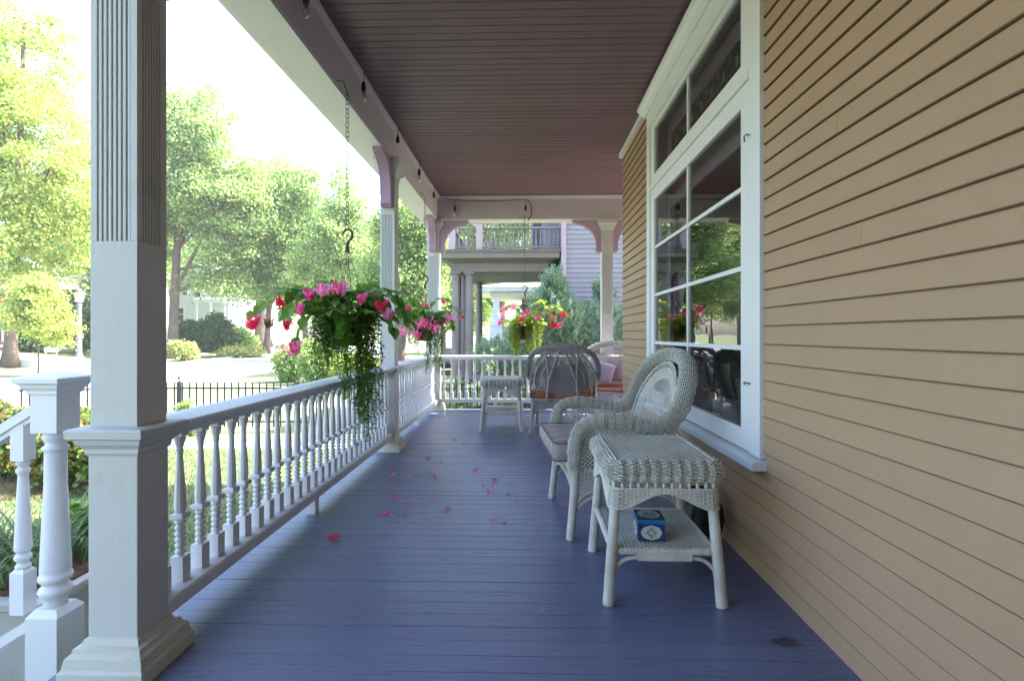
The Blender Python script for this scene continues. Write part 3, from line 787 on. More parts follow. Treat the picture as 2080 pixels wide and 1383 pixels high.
# blue box
def box_mat():
    m, nt, b = newmat('blue_folk_pattern')
    tc = nt.nodes.new('ShaderNodeTexCoord')
    vo = nt.nodes.new('ShaderNodeTexVoronoi'); vo.inputs['Scale'].default_value = 85; nt.links.new(tc.outputs['Object'], vo.inputs[0])
    c = ramp(nt, vo.outputs['Distance'], [(0.0, (.35, .55, .7)), (.16, (.20, .40, .62)), (.2, (.008, .03, .14)), (.7, (.012, .05, .22))])
    nt.links.new(c, b.inputs['Base Color']); b.inputs['Roughness'].default_value = .25; b.inputs['Coat Weight'].default_value = .4; return m
M['bluebox'] = box_mat()
m, nt, b_ = newmat('turquoise_enamel'); b_.inputs['Base Color'].default_value = (.03, .22, .42, 1); b_.inputs['Roughness'].default_value = .25; M['turq'] = m
m, nt, b_ = newmat('cream_enamel'); b_.inputs['Base Color'].default_value = (.62, .63, .58, 1); b_.inputs['Roughness'].default_value = .3; M['cream'] = m
m, nt, b_ = newmat('teal_enamel'); b_.inputs['Base Color'].default_value = (.05, .16, .22, 1); b_.inputs['Roughness'].default_value = .3; M['teal'] = m
m, nt, b_ = newmat('olive_enamel'); b_.inputs['Base Color'].default_value = (.18, .22, .12, 1); b_.inputs['Roughness'].default_value = .3; M['olive'] = m
bb = empty('decorated_box', (.59, 2.455, .2455), math.radians(-3), 'small blue box with cream floral medallions on the table shelf', 'box')
mb = MB(); mb.box((-.062, -.068, 0), (.062, .068, .078)); mb.build('box_body', M['bluebox'], bb, bevel=.002)
mb = MB(); mb.box((-.065, -.071, .079), (.065, .071, .087)); mb.box((-.065, -.071, .0875), (.065, .071, .098)); mb.build('lid', M['turq'], bb, bevel=.002)
mb = MB(); mb.box((-.060, -.066, .0982), (.060, .066, .1005)); mb.build('lid_panel', M['bluebox'], bb)
def medallion(c, ux, uy, nrm, rx, ry, par):
    c = np.array(c); ux = np.array(ux, float); uy = np.array(uy, float); nrm = np.array(nrm, float)
    mb = MB(); n = 48; a = np.arange(n) / n * 2 * PI
    k = 1 + .05 * np.abs(np.cos(4 * a))
    P = c + nrm * .0012 + ux * (rx * k * np.cos(a))[:, None] + uy * (ry * k * np.sin(a))[:, None]
    mb.add(P, [list(range(n))]); mb.build('medallion', M['cream'], par)
    md = MB(); mo = MB()
    for i in range(8):
        t = i / 8 * 2 * PI
        d = ux * math.cos(t) + uy * math.sin(t); e = -ux * math.sin(t) + uy * math.cos(t); R = min(rx, ry) if i % 2 else (rx + ry) / 2 * .95
        tgt = md if i % 2 == 0 else mo
        q = c + nrm * .0020
        tgt.add([q + d * R * .12, q + d * R * .45 + e * R * .13, q + d * R * .82, q + d * R * .45 - e * R * .13], [(0, 1, 2, 3)])
        md.add([q + d * R * .62 + e * R * .2, q + d * R * .72 + e * R * .26, q + d * R * .78 + e * R * .12], [(0, 1, 2)])
    md.build('medallion_petals', M['teal'], par); mo.build('medallion_leaves', M['olive'], par)
medallion((0, -.068, .039), (1, 0, 0), (0, 0, 1), (0, -1, 0), .046, .032, bb)
medallion((-.062, 0, .039), (0, -1, 0), (0, 0, 1), (-1, 0, 0), .048, .032, bb)
medallion((0, 0, .1004), (1, 0, 0), (0, 1, 0), (0, 0, 1), .050, .052, bb)

# ------------------------------------------------------------------ wicker armchair
def back_y(x, h): return .285 + .20 * (h - .6) - .42 * x * x
def make_chair(label, mat, openb=False):
    back_frame = openb; RS = .62 if openb else 1.0; BO = .032 if openb else .062
    ch = empty('wicker_armchair', label=label, cat='armchair', group='wicker armchairs')
    # --- outer roll path (half)
    half = [(.375, -.335, .40), (.39, -.345, .53), (.405, -.315, .645), (.415, -.235, .695), (.42, -.11, .70), (.42, .01, .68), (.42, .11, .66), (.425, .20, .685), (.43, .27, .765), (.412, .315, .875), (.345, .36, .975), (.21, .395, 1.04), (0, .405, 1.065)]
    full = half + [(-x, y, z) for x, y, z in half[-2::-1]]
    CP = spl(full, 241)
    s = np.linspace(0, 1, 241)
    def rad(u):  # radius along the path
        c = np.abs(u - .5) * 2
        return .037 + .007 * np.clip((.62 - c) / .3, 0, 1)
    T = np.gradient(CP, axis=0); T /= np.linalg.norm(T, axis=1)[:, None]
    # reference vector pointing outward (sideways on the arms, up on the top)
    ref = np.array([0, 0, 1.0]); Nn = np.zeros_like(CP)
    ctr = np.array([0, .1, .55])
    for i in range(len(CP)):
        o = CP[i] - ctr; o -= T[i] * o.dot(T[i]); Nn[i] = o / np.linalg.norm(o)
    Bn = np.cross(T, Nn)
    def rollS(a0, a1, rsc=1.0):
        def S(u, v):
            shp = u.shape; uu = np.clip(u, 0, 1).ravel()
            g = lambda A: np.stack([np.interp(uu, s, A[:, k]) for k in range(3)], -1)
            P = g(CP); N = g(Nn); B = g(Bn); a = (a0 + (a1 - a0) * v.ravel())
            r = rad(uu) * (1 + .07 * np.cos(2 * PI * uu * 56)) * rsc * RS
            cc = np.abs(uu - .5) * 2
            asp = np.clip((.62 - cc) / .3, 0, 1) * .25
            Q = P + N * (r * np.cos(a))[:, None] + B * (r * (1 + asp) * np.sin(a))[:, None]
            return Q.reshape(*shp, 3)
        return S
    mb = MB(); mb.weave(rollS(0, 2 * PI), 168, 30, amp=.0034, rw=.0029, rt=.0026, stake=.0018, sv=24)
    mb.build('rolled_frame', mat, ch)
    mb = MB(); mb.tube(CP[::3], rad(s[::3]) * .84 * RS, 10); mb.build('frame_core', M['wcore'], ch, smooth=True)  # dark inner tube added to paint shade into the weave gaps
    # --- back
    def A(k, phi):  # arch of scale k
        x = .40 * k * np.cos(phi); h = .615 + .425 * k * np.sin(phi); return np.stack([x, back_y(x, h), h], -1)
    mb = MB()
    band = lambda u, v: A(.90 - .045 * v, PI * u)
    for i in range(64):   # open pegs
        p = PI * (i + .5) / 64; a, b = A(.95, np.array(p)), A(.84, np.array(p)); mb.tube([a, b], .0035, 5)
    band2 = lambda u, v: A(.84 - .14 * v, PI * u)
    mb.weave(band2, 64, 7, amp=.0030, rw=.0032, rt=.0024, stake=.003, sv=6)
    for k in (.94, .845, .70):
        mb.tube(A(k, np.linspace(-.12, PI + .12, 50)), .006, 6)
    mb.build('back_bands', mat, ch)
    if openb:
        mb = MB(); mb.lattice(lambda u, v: np.stack([(u * 2 - 1) * .27, back_y((u * 2 - 1) * .27, .44 + v * (.18 + .27 * np.sqrt(np.clip(1 - (2 * u - 1) ** 2, 0, 1)))), .44 + v * (.18 + .27 * np.sqrt(np.clip(1 - (2 * u - 1) ** 2, 0, 1)))], -1), 22, 18, .0038); mb.build('back_lattice', mat, ch)
    mb = MB()   # vertical strands of the inner panel
    for x in ([] if openb else np.arange(-.262, .2621, .0205)):
        ht = .615 + .425 * .70 * math.sqrt(max(0, 1 - (x / (.40 * .70)) ** 2))
        hs = np.linspace(.44, ht, 10); w_ = x + .0025 * np.sin(hs * 40 + x * 300)
        mb.tube(np.stack([w_, back_y(w_, hs), hs], -1), .0031, 4, caps=False)
    for x in (-.30, -.335, -.37, .30, .335, .37):
        hs = np.linspace(.44, .68, 6); mb.tube(np.stack([hs * 0 + x, back_y(x, hs), hs], -1), .004, 5)
    mb.build('back_panel', mat, ch)
    mb = MB()
    for h0, h1, hx_ in (((.43, .48, .37),) if openb else ((.43, .48, .37), (.565, .58, .30), (.70, .715, .27))):
        S = lambda u, v, h0=h0, h1=h1, hx_=hx_: np.stack([(u * 2 - 1) * hx_, back_y((u * 2 - 1) * hx_, h0 + (h1 - h0) * v) - .002, h0 + (h1 - h0) * v + .008 * np.cos((u - .5) * PI)], -1)
        mb.weave(S, 36, max(3, int((h1 - h0) / .008)), amp=.003, rw=.004, rt=.0026, stake=.003, sv=3)
    mb.build('back_crossbands', mat, ch)
    if back_frame:
        mb = MB()
        for k, r in ((1.0, .011), (.86, .010), (.66, .008)):
            P = A(k, np.linspace(-.05, PI + .05, 60)); P[:, 1] += BO; mb.tube(P, r * (1.25 if openb else 1), 8)
        for i in range(15):
            p = PI * (i + .5) / 15; a, b = A(1.0, np.array(p)), A(.86, np.array(p)); a[1] += BO; b[1] += BO; mb.tube([a, b], .011, 6)
        for q in (-1, 1):
            P = [(q * .03, back_y(0, 1.0) + .066, 1.02), (q * .16, back_y(.16, .66) + .05, .66)]
            wrapped(P, .0125, mb=mb)
            wrapped([(q * .19, back_y(.19, .97) + .062, .97), (q * .17, .33, .66), (q * .19, .33, .40)], .0155, mb=mb)
        mb.build('back_struts', mat, ch)
    mb = MB(); mb.lattice(lambda u, v: np.stack([(u * 2 - 1) * .36, back_y((u * 2 - 1) * .36, .42 + .2 * v) + .012, .42 + .2 * v], -1), 24, 7, .0034); mb.build('lower_back_lattice', mat, ch)
    # --- sides under the arms: lattice
    for q in (-1, 1):
        mb = MB()
        top_y = np.array([-.33, -.29, -.2, -.1, 0, .1, .2, .29]); top_h = np.array([.50, .60, .655, .665, .65, .635, .63, .65])
        S = lambda u, v, q=q: np.stack([q * (.40 - .01 * v), -.32 + .60 * u, .41 + v * (np.interp(-.32 + .60 * u, top_y, top_h) - .41)], -1)
        mb.lattice(S, 22, 8, .0034)
        mb.build('arm_lattice', mat, ch)
    # --- seat frame, seat, skirt
    mb = MB()
    fr = [(-.375, -.335, .40), (.375, -.335, .40), (.375, .28, .40), (-.375, .28, .40)]
    for i in range(4): wrapped([fr[i], fr[(i + 1) % 4]], .018, mb=mb)
    mb.box((-.37, -.33, .385), (.37, .28, .40))
    mb.build('seat_frame', mat, ch)
    mb = MB()
    def sk(u, v):
        x, y, nx, ny, tot = rrect(.385, .315, .04, u)
        y = y - .028
        kx_ = np.where(np.abs(nx) > .7, np.abs(y + .028) / .315, np.abs(x) / .385); kx_ = np.where((np.abs(nx) > .05) & (np.abs(ny) > .05), 1, kx_)
        bot = .31 - .10 * np.clip(kx_, 0, 1) ** 3
        return np.stack([x, y, .41 + (bot - .41) * v], -1)
    mb.lattice(lambda u, v: sk(u, .45 + .55 * v), 120, 5, .0032)
    mb.weave(lambda u, v: sk(u, v * .5), 120, 5, amp=.0025, rw=.004, rt=.0025, stake=.003, sv=4)
    uu = np.linspace(0, 1, 161)[:-1]; mb.tube(sk(uu, np.ones_like(uu)), .007, 6, closed=True)
    mb.build('skirt', mat, ch)
    for sx in (-1, 1):
        wrapped([(sx * .375, -.335, .44), (sx * .375, -.345, .25), (sx * .39, -.37, 0)], [.030, .026, .024, .025], seed=sx + 2).build('leg', mat, ch, smooth=True)
        wrapped([(sx * .36, .26, .42), (sx * .37, .30, .2), (sx * .385, .36, 0)], [.026, .024, .023, .024], seed=sx + 7).build('leg', mat, ch, smooth=True)
        mb = MB(); mb.tube(spl([(sx * .375, -.335, .16), (sx * .378, -.28, .22), (sx * .378, -.18, .26)], 10), .010, 6)
        mb.build('brace', mat, ch)
        mb = MB(); mb.tube(spl([(sx * .375, .30, .16), (sx * .378, .24, .22), (sx * .378, .14, .26)], 10), .010, 6)
        mb.build('brace', mat, ch)
    return ch
def pillow_mesh(hx, hy, t, puff=.5, n=18, wr=.006, seed=1):
    rg = np.random.default_rng(seed); mb = MB()
    u = np.linspace(-1, 1, n); U, V = np.meshgrid(u, u)
    def side(sg):
        e = (1 - np.abs(U) ** (2 / puff)) * (1 - np.abs(V) ** (2 / puff)); e = np.clip(e, 0, 1) ** .42
        z = sg * t * (.35 + .65 * e) if puff < .4 else sg * t * e
        w_ = wr * np.sin(U * 9 + 2 * V + seed) * e
        return np.stack([U * hx, V * hy, z + w_], -1)
    for sg in (1, -1):
        P = side(sg); idx = np.arange(n * n).reshape(n, n)
        F = np.stack([idx[:-1, :-1], idx[:-1, 1:], idx[1:, 1:], idx[1:, :-1]], -1).reshape(-1, 4)
        if sg < 0: F = F[:, ::-1]
        mb.add(P.reshape(-1, 3), F)
    return mb
def stripe_mat(name, axis, cols, scale, rough=.8):
    m, nt, b = newmat(name)
    tc = nt.nodes.new('ShaderNodeTexCoord'); sp = nt.nodes.new('ShaderNodeSeparateXYZ'); nt.links.new(tc.outputs['Object'], sp.inputs[0])
    mu = nt.nodes.new('ShaderNodeMath'); mu.operation = 'MULTIPLY_ADD'; mu.inputs[1].default_value = scale; mu.inputs[2].default_value = 50; nt.links.new(sp.outputs[axis], mu.inputs[0])
    fr = nt.nodes.new('ShaderNodeMath'); fr.operation = 'FRACT'; nt.links.new(mu.outputs[0], fr.inputs[0])
    n = len(cols); r = nt.nodes.new('ShaderNodeValToRGB'); r.color_ramp.interpolation = 'CONSTANT'; nt.links.new(fr.outputs[0], r.inputs[0])
    e = r.color_ramp.elements
    while len(e) < n: e.new(.5)
    for x, (p, c) in zip(e, cols): x.position = p; x.color = (*c, 1)
    nt.links.new(r.outputs[0], b.inputs['Base Color']); b.inputs['Roughness'].default_value = rough
    bump(nt, b, noise(nt, 350, 2), .3, .001); return m
M['stripe'] = stripe_mat('striped_seat_fabric', 0, [(0, (.33, .28, .29)), (.32, (.08, .07, .09)), (.36, (.42, .34, .32)), (.55, (.26, .23, .26)), (.60, (.50, .33, .27)), (.76, (.36, .31, .22)), (.88, (.07, .07, .06)), (.92, (.34, .29, .30))], 6.2)
M['orange'] = paint('orange_fabric', (.36, .10, .025), .85)
M['floral'] = paint('floral_pillow_fabric', (.50, .40, .40), .85, (.24, .12, .20), 22, .9)
M['lavcloth'] = paint('lavender_fabric', (.48, .42, .54), .85)
M['darkcloth'] = paint('dark_grey_fabric', (.14, .13, .16), .85)

ch1 = make_chair('white wicker armchair with a striped seat cushion below the window', M['wicker'])
ch1.location = (.60, 3.43, 0); ch1.rotation_euler = (0, 0, math.radians(-85))
def box_cushion(name, label, hx, hy, z0, z1, mat, loc, rz, pip=None, tufts=True):
    mb = MB(); n = 20; u = np.linspace(-1, 1, n); U, V = np.meshgrid(u, u)
    ed = np.maximum(np.abs(U), np.abs(V))
    top = z1 + .018 * (1 - ed ** 4) + .006 * np.sin(V * 14) * (1 - ed ** 4); bot = z0 - .004 * (1 - ed ** 4)
    sq = 1 - .025 * (np.abs(U * V)) ** 3
    idx = np.arange(n * n).reshape(n, n)
    F = np.stack([idx[:-1, :-1], idx[:-1, 1:], idx[1:, 1:], idx[1:, :-1]], -1).reshape(-1, 4)
    mb.add(np.stack([U * hx * sq, V * hy * sq, top], -1).reshape(-1, 3), F)
    mb.add(np.stack([U * hx * sq, V * hy * sq, bot], -1).reshape(-1, 3), F[:, ::-1])
    k = 80; x, y, nx, ny, tot = rrect(hx, hy, .02, np.arange(k) / k)
    R = [np.stack([x * .992 + nx * o, y * .992 + ny * o, np.full(k, z)], -1) for z, o in ((z0, -.004), (z0 + .02, .006), ((z0 + z1) / 2, .012), (z1 - .015, .006), (z1, -.004))]
    mb.rings(np.array(R), caps=False)
    o = mb.build(name, mat, None, smooth=True); tag(o, label, 'cushion'); o.location = loc; o.rotation_euler = (0, 0, rz)
    mbp = MB()
    for z in (z0 + .002, z1 + .001): mbp.tube(np.stack([x, y, np.full(k, z)], -1), .0045, 6, closed=True)
    p = mbp.build('piping', pip or M['darkcloth'], o, smooth=True)
    return o
box_cushion('seat_cushion', 'striped taupe and peach seat cushion on the armchair below the window', .345, .36, .445, .552, M['stripe'], (.50, 3.43, 0), math.radians(-85))

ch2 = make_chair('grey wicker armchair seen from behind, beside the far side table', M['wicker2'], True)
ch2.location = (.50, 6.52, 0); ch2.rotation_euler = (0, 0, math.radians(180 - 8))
ch3 = copy_tree(ch1); ch3['label'] = 'pale wicker armchair half hidden behind the corner of the tan wall'
ch3.location = (1.18, 7.45, 0); ch3.rotation_euler = (0, 0, math.radians(-25))
for c in ch3.children: c.data = c.data.copy(); c.data.materials[0] = M['wicker3']
box_cushion('seat_cushion', 'orange seat cushion in the grey wicker armchair seen from behind', .335, .30, .41, .52, M['orange'], (.505, 6.56, 0), math.radians(172), M['lavcloth'])
box_cushion('seat_cushion', 'orange seat cushion in the pale wicker armchair by the wall corner', .335, .30, .40, .44, M['orange'], (1.165, 7.42, 0), math.radians(-25), M['lavcloth'])
def pillow(label, hx, hy, t, mat, loc, rot, seed=1):
    o = pillow_mesh(hx, hy, t, seed=seed).build('throw_pillow', mat, None, smooth=True); tag(o, label, 'pillow'); o.location = loc; o.rotation_euler = rot; return o
pillow('floral pink throw pillow leaning in the pale wicker armchair', .22, .20, .07, M['floral'], (1.27, 7.62, .70), (math.radians(70), 0, math.radians(-25)), 2)
pillow('lavender throw pillow in front of the floral pillow in the pale armchair', .19, .15, .06, M['lavcloth'], (1.10, 7.48, .66), (math.radians(75), math.radians(15), math.radians(-15)), 3)
pillow('dark grey throw pillow inside the wicker armchair seen from behind', .24, .17, .06, M['darkcloth'], (.55, 6.40, .66), (math.radians(80), math.radians(-6), math.radians(-8)), 4)

# dark glazed pot on the floor behind the near table
pot = empty('glazed_pot', (1.02, 2.98, 0), label='black round glazed pot on the floor behind the near side table', cat='pot')
mb = MB(); mb.lathe([(.05, 0), (.07, .01), (.11, .08), (.125, .15), (.115, .22), (.08, .27), (.075, .29), (.09, .305), (.082, .31), (.065, .29), (.065, .25)], n=28); mb.build('pot_body', M['black'], pot, smooth=True)
mb = MB(); mb.lathe([(.06, 0), (.085, .0), (.09, .015), (.06, .018)], n=24); mb.build('saucer', M['black'], pot)

# ------------------------------------------------------------------ fallen petals
def blossom(mb, c, r, n=5, seed=0, flat=.35, tilt=None):
    rg = random.Random(seed)
    tl = tilt if tilt else (rg.uniform(-.5, .5), rg.uniform(-.5, .5))
    ax = np.array([1, 0, tl[0]]); ay = np.array([0, 1, tl[1]]); az = np.array([-tl[0], -tl[1], 1.0]); az /= np.linalg.norm(az)
    a0 = rg.uniform(0, 6)
    for i in range(n):
        a = a0 + i / n * 2 * PI + rg.uniform(-.2, .2); rr = r * rg.uniform(.7, 1.1)
        d = ax * math.cos(a) + ay * math.sin(a); e = -ax * math.sin(a) + ay * math.cos(a)
        z1 = rr * rg.uniform(.1, .6) * flat * 2
        p = [c, c + d * rr * .5 + e * rr * .38 + az * z1 * .6, c + d * rr + az * z1 + e * rr * .15, c + d * rr - e * rr * .2 + az * z1 * .9, c + d * rr * .5 - e * rr * .38 + az * z1 * .5]
        mb.add(p, [(0, 1, 2, 3, 4)])
pet = [(966,958,'p'),(867,932,'p'),(799,966,'p'),(831,970,'l'),(881,967,'p'),(883,976,'l'),(807,988,'d'),(866,991,'d'),(803,1012,'p'),(816,1020,'d'),(827,1023,'p'),(772,1029,'d'),(777,1045,'p'),(788,1046,'p'),(809,1050,'d'),(824,1045,'d'),
       (909,1036,'p'),(1004,976,'p'),(981,989,'d'),(1002,987,'l'),(994,1001,'p'),(1039,992,'d'),(1033,1004,'d'),(1049,1021,'d'),(1002,1054,'l'),(1021,1066,'d'),(1092,1076,'d'),(680,1095,'R'),(836,946,'d'),(863,964,'d'),(1146,1030,'p'),
       (922,894,'p'),(941,902,'d'),(985,902,'d'),(912,876,'l'),(850,873,'p'),(895,942,'d'),(1128,961,'l'),(1103,1242,'d'),(790,913,'p'),(925,838,'l'),(913,853,'p'),(1070,845,'p'),(1066,852,'l'),(1030,880,'d'),(700,1004,'d')]
for i, (px, py, k) in enumerate(pet):
    zc = 1.2 / ((py - 680) / 1040); x, y = at(px, zc)
    mb = MB(); r = {'p': .031, 'l': .026, 'd': .022, 'R': .038}[k]
    blossom(mb, np.array([0, 0, .004]), r, 5 if k != 'd' else 3, i, .5)
    if k == 'R': blossom(mb, np.array([.012, .006, .010]), r * .8, 5, i + 90, .5)
    nm = {'p': 'fallen_blossom', 'l': 'fallen_petal', 'd': 'dried_leaf', 'R': 'fallen_blossom'}[k]
    mt = {'p': 'pink', 'l': 'palepink', 'd': 'dried', 'R': 'red'}[k]
    o = mb.build(nm, M[mt]); o.location = (x, y, .001)
    lab = {'p': 'small bright pink blossom fallen on the blue porch floorboards', 'l': 'single pale pink petal lying on the blue porch floorboards',
           'd': 'tiny curled brown dried petal on the blue porch floorboards', 'R': 'larger red blossom lying alone on the floor nearest the railing'}[k]
    tag(o, lab, {'d': 'dried petal', 'l': 'petal'}.get(k, 'blossom'), None if k == 'R' else {'p': 'pink blossoms on the floor', 'l': 'pale petals on the floor', 'd': 'dried petals on the floor'}[k])

# ------------------------------------------------------------------ hanging baskets
def leaf_poly(mb, c, d, n, L, W, fold=.25):
    d = d / np.linalg.norm(d); s = np.cross(d, n); s /= np.linalg.norm(s) + 1e-9; n = np.cross(s, d)
    P = [c, c + d * L * .22 + s * W * .42 + n * W * fold, c + d * L * .55 + s * W * .5 + n * W * fold, c + d * L * .85 + s * W * .22 + n * W * .1, c + d * L - n * L * .06,
         c + d * L * .85 - s * W * .22 + n * W * .1, c + d * L * .55 - s * W * .5 + n * W * fold, c + d * L * .22 - s * W * .42 + n * W * fold, c + d * L * .5]
    mb.add(P, [(0, 1, 2, 8), (8, 2, 3, 4), (8, 4, 5, 6), (0, 8, 6, 7)])
def chain(mb, x, y, z0, z1, link=.034, r=.0022, wd=.011):
    z = z1; i = 0
    while z > z0:
        a = np.linspace(0, 2 * PI, 11)[:-1]
        P = np.zeros((10, 3)); P[:, 2] = z - link / 2 + np.sin(a) * link * .62
        c = np.cos(a) * wd
        if i % 2: P[:, 0] = x + c * .35; P[:, 1] = y + c
        else: P[:, 0] = x + c; P[:, 1] = y + c * .35
        mb.tube(P, r, 5, closed=True); z -= link; i += 1
def basket(label, x, y, htop, seed, leafm, vinem, blooms, sprays, vines, nleaf, drop_range, leafsize=.085, keep=None):
    b = empty('hanging_basket', (x, y, 1.12), label=label, cat='hanging basket', group='hanging flower baskets along the porch')
    rg = random.Random(seed)
    o_ = lambda h: h - 1.12
    mb = MB(); mb.lathe([(.075, 0), (.10, .02), (.125, .20), (.132, .205), (.132, .225), (.122, .225), (.116, .205), (.1, .195)], n=28); mb.build('pot', M['terra'], b, smooth=True)
    mb = MB(); chain(mb, 0, 0, o_(1.99), o_(htop)); mb.tube([(-.085 if x < -1 else 0, .04 if x > -1 else 0, o_(3.06)), (-.03 if x < -1 else 0, .02 if x > -1 else 0, o_(3.055)), (0, 0, o_(htop) + .02), (0, 0, o_(htop) - .01)], .0035, 5); mb.build('chain', M['iron'], b)
    # flat plastic hook
    mb = MB()
    hp = [(.0, 1.835), (.0, 1.86), (.012, 1.885), (.030, 1.905), (.036, 1.93), (.030, 1.955), (.010, 1.972), (-.012, 1.968), (-.030, 1.945), (-.036, 1.925)]
    P = spl([(a, 0, o_(h)) for a, h in hp], 26); mb.tube(P, np.linspace(.012, .007, 26), 8)
    mb.prism([(-.004, o_(1.80)), (.004, o_(1.80)), (.004, o_(1.85)), (-.004, o_(1.85))], -.012, .012, 0) if False else mb.box((-.014, -.006, o_(1.805)), (.014, .006, o_(1.835)))
    mb.box((-.009, -.005, o_(1.834)), (.009, .005, o_(1.862)))
    mb.build('hook', M['rust'], b, smooth=True)
    mb = MB()
    for i in range(4):
        a = i * PI / 2 + .6; mb.tube([(math.cos(a) * .01, math.sin(a) * .01, o_(1.81)), (math.cos(a) * .15, math.sin(a) * .15, .24)], .0022, 5)
    mb.build('wires', M['rust'], b)
    # foliage mound
    mb = MB(); st = MB()
    for i in range(nleaf):
        a = rg.uniform(0, 2 * PI); rr = rg.uniform(.03, .34) * rg.uniform(.6, 1); z = .25 + rg.uniform(-.03, .05) + .10 * (1 - (rr / .31) ** 2) * rg.uniform(.2, 1.2) - .07 * (rr / .27) * rg.random()
        c = np.array([math.cos(a) * rr, math.sin(a) * rr, z]); d = np.array([math.cos(a + rg.uniform(-.9, .9)), math.sin(a + rg.uniform(-.9, .9)), rg.uniform(-.6, .35)])
        n = np.array([rg.uniform(-.4, .4), rg.uniform(-.4, .4), 1.0]); L = leafsize * rg.uniform(.6, 1.15)
        leaf_poly(mb, c, d, n, L, L * rg.uniform(.6, .75))
    for (ex, ey, ez) in sprays:   # arching stems with alternating leaves, end offset in local metres
        P = spl([(0, 0, .24), (ex * .4, ey * .4, .24 + .10 + max(0, ez - .2) * .5), (ex * .75, ey * .75, .22 + ez * .55 + .04), (ex, ey, ez)], 14)
        st.tube(P, np.linspace(.0035, .0018, 14), 5)
        for j in range(3, 14, 1):
            d = P[j] - P[j - 1]; d /= np.linalg.norm(d)
            sd_ = np.cross(d, [0, 0, 1]) * (1 if j % 2 else -1)
            L = leafsize * rg.uniform(.8, 1.2); leaf_poly(mb, P[j], d * .5 + sd_ * .8 + np.array([0, 0, rg.uniform(-.7, .1)]), np.array([rg.uniform(-.5, .5), rg.uniform(-.5, .5), 1.0]), L, L * .66)
    mb.build('foliage', leafm, b); st.build('stems', M['stem'], b)
    for (fx, fy, fz, R, col) in blooms:
        if math.hypot(fx, fy) < .35 and col != 'dried': fy -= .10; fz += .03
        mf = MB()
        for j in range(int(30 * R / .05)):
            v = np.array([rg.gauss(0, 1), rg.gauss(0, 1), rg.gauss(0, 1)]); v /= np.linalg.norm(v)
            c = np.array([fx, fy, fz]) + v * R * rg.uniform(.25, 1.55) * np.array([1.15, .9, .85])
            blossom(mf, c, .018 * rg.uniform(.75, 1.25), 4, rg.randrange(99999), .6, (v[0] * 2, v[1] * 2))
        mf.build('flower_cluster', M[col], b)
    for i in range(vines):
        for _ in range(60):
            ci = rg.randrange(9); a = ci * .70 + [.0, .15, -.1, .2, -.15, .1, -.05, .12, 0][ci] + rg.gauss(0, .13); break
        rr = rg.uniform(.11, .235); cl_ = [.95, .55, .8, .4, .9, .6, 1.0, .75, .5][(ci + seed) % 9]; dr = drop_range[0] + (drop_range[1] - drop_range[0]) * min(1, cl_ * rg.uniform(.45, 1.1))
        if keep is not None and math.cos(a) * rr < keep: dr = min(dr, rg.uniform(.22, .45))
        x0, y0 = math.cos(a) * rr, math.sin(a) * rr
        m_ = max(8, int(dr / .05)); P = []
        for j in range(m_ + 1):
            t = j / m_
            P.append((x0 * (1 + .12 * math.sin(t * 2)) + .012 * math.sin(j * 1.3 + i), y0 * (1 + .12 * math.sin(t * 2)) + .012 * math.cos(j * 1.1 + i * 2), .25 - dr * t))
        mv = MB(); mv.tube(P, .0016, 4)
        P = np.array(P)
        for t in np.arange(0, m_, .16):
            j = min(int(t), m_ - 1); f = t - j; c = P[j] * (1 - f) + P[j + 1] * f
            aa = rg.uniform(0, 2 * PI); off = np.array([math.cos(aa), math.sin(aa), rg.uniform(-.4, .3)])
            L = rg.uniform(.022, .034) * (1.15 - .45 * t / m_); c = c + off * rg.uniform(.002, .018)
            s1 = np.cross(off, [0, 0, 1.0]); s1 /= np.linalg.norm(s1) + 1e-9
            up = np.array([0, 0, rg.uniform(-.9, .9)])
            mv.add([c, c + off * L * .5 + s1 * L * .5 + up * L * .2, c + off * L + up * L * .4, c + off * L * .5 - s1 * L * .5 + up * L * .2], [(0, 1, 2, 3)])
        mv.build('trailing_vine', vinem, b)
    return b
# near basket
bx, by = -1.30, 3.72
def loc(px, py, zc, bx, by):
    x, y = at(px, zc); return (x - bx, y - by, hh(py, zc) - 1.12)
b1bl = [(*loc(512, 655, 3.35, bx, by), .045, 'red'), (*loc(573, 614, 3.5, bx, by), .035, 'red'), (*loc(594, 708, 3.5, bx, by), .05, 'pink'), (*loc(582, 662, 3.6, bx, by), .025, 'red'),
        (*loc(655, 610, 3.85, bx, by), .045, 'palepink'), (*loc(690, 606, 3.8, bx, by), .055, 'pink'), (*loc(675, 625, 3.8, bx, by), .035, 'palepink'), (*loc(762, 617, 3.9, bx, by), .035, 'pink'), (*loc(543, 657, 3.5, bx, by), .03, 'dried'), (*loc(747, 650, 3.75, bx, by), .035, 'dried'), (*loc(622, 640, 3.7, bx, by), .03, 'red')]
b1bl += [(*loc(668, 600, 3.45, bx, by), .04, 'palepink'), (*loc(700, 600, 3.42, bx, by), .045, 'pink'), (*loc(790, 640, 3.6, bx, by), .03, 'palepink')]
b1bl += [(*loc(625, 640, 3.5, bx, by), .025, 'pink'), (*loc(735, 608, 3.45, bx, by), .03, 'pink'), (*loc(775, 622, 3.55, bx, by), .03, 'red'), (*loc(640, 612, 3.5, bx, by), .03, 'pink')]
b1sp = [loc(520, 632, 3.4, bx, by), loc(575, 625, 3.55, bx, by), loc(600, 695, 3.6, bx, by), loc(585, 640, 3.7, bx, by), loc(830, 650, 3.9, bx, by), loc(815, 628, 3.95, bx, by), loc(640, 600, 3.9, bx, by), loc(765, 605, 4.1, bx, by), loc(800, 665, 3.7, bx, by), loc(690, 655, 3.6, bx, by)]
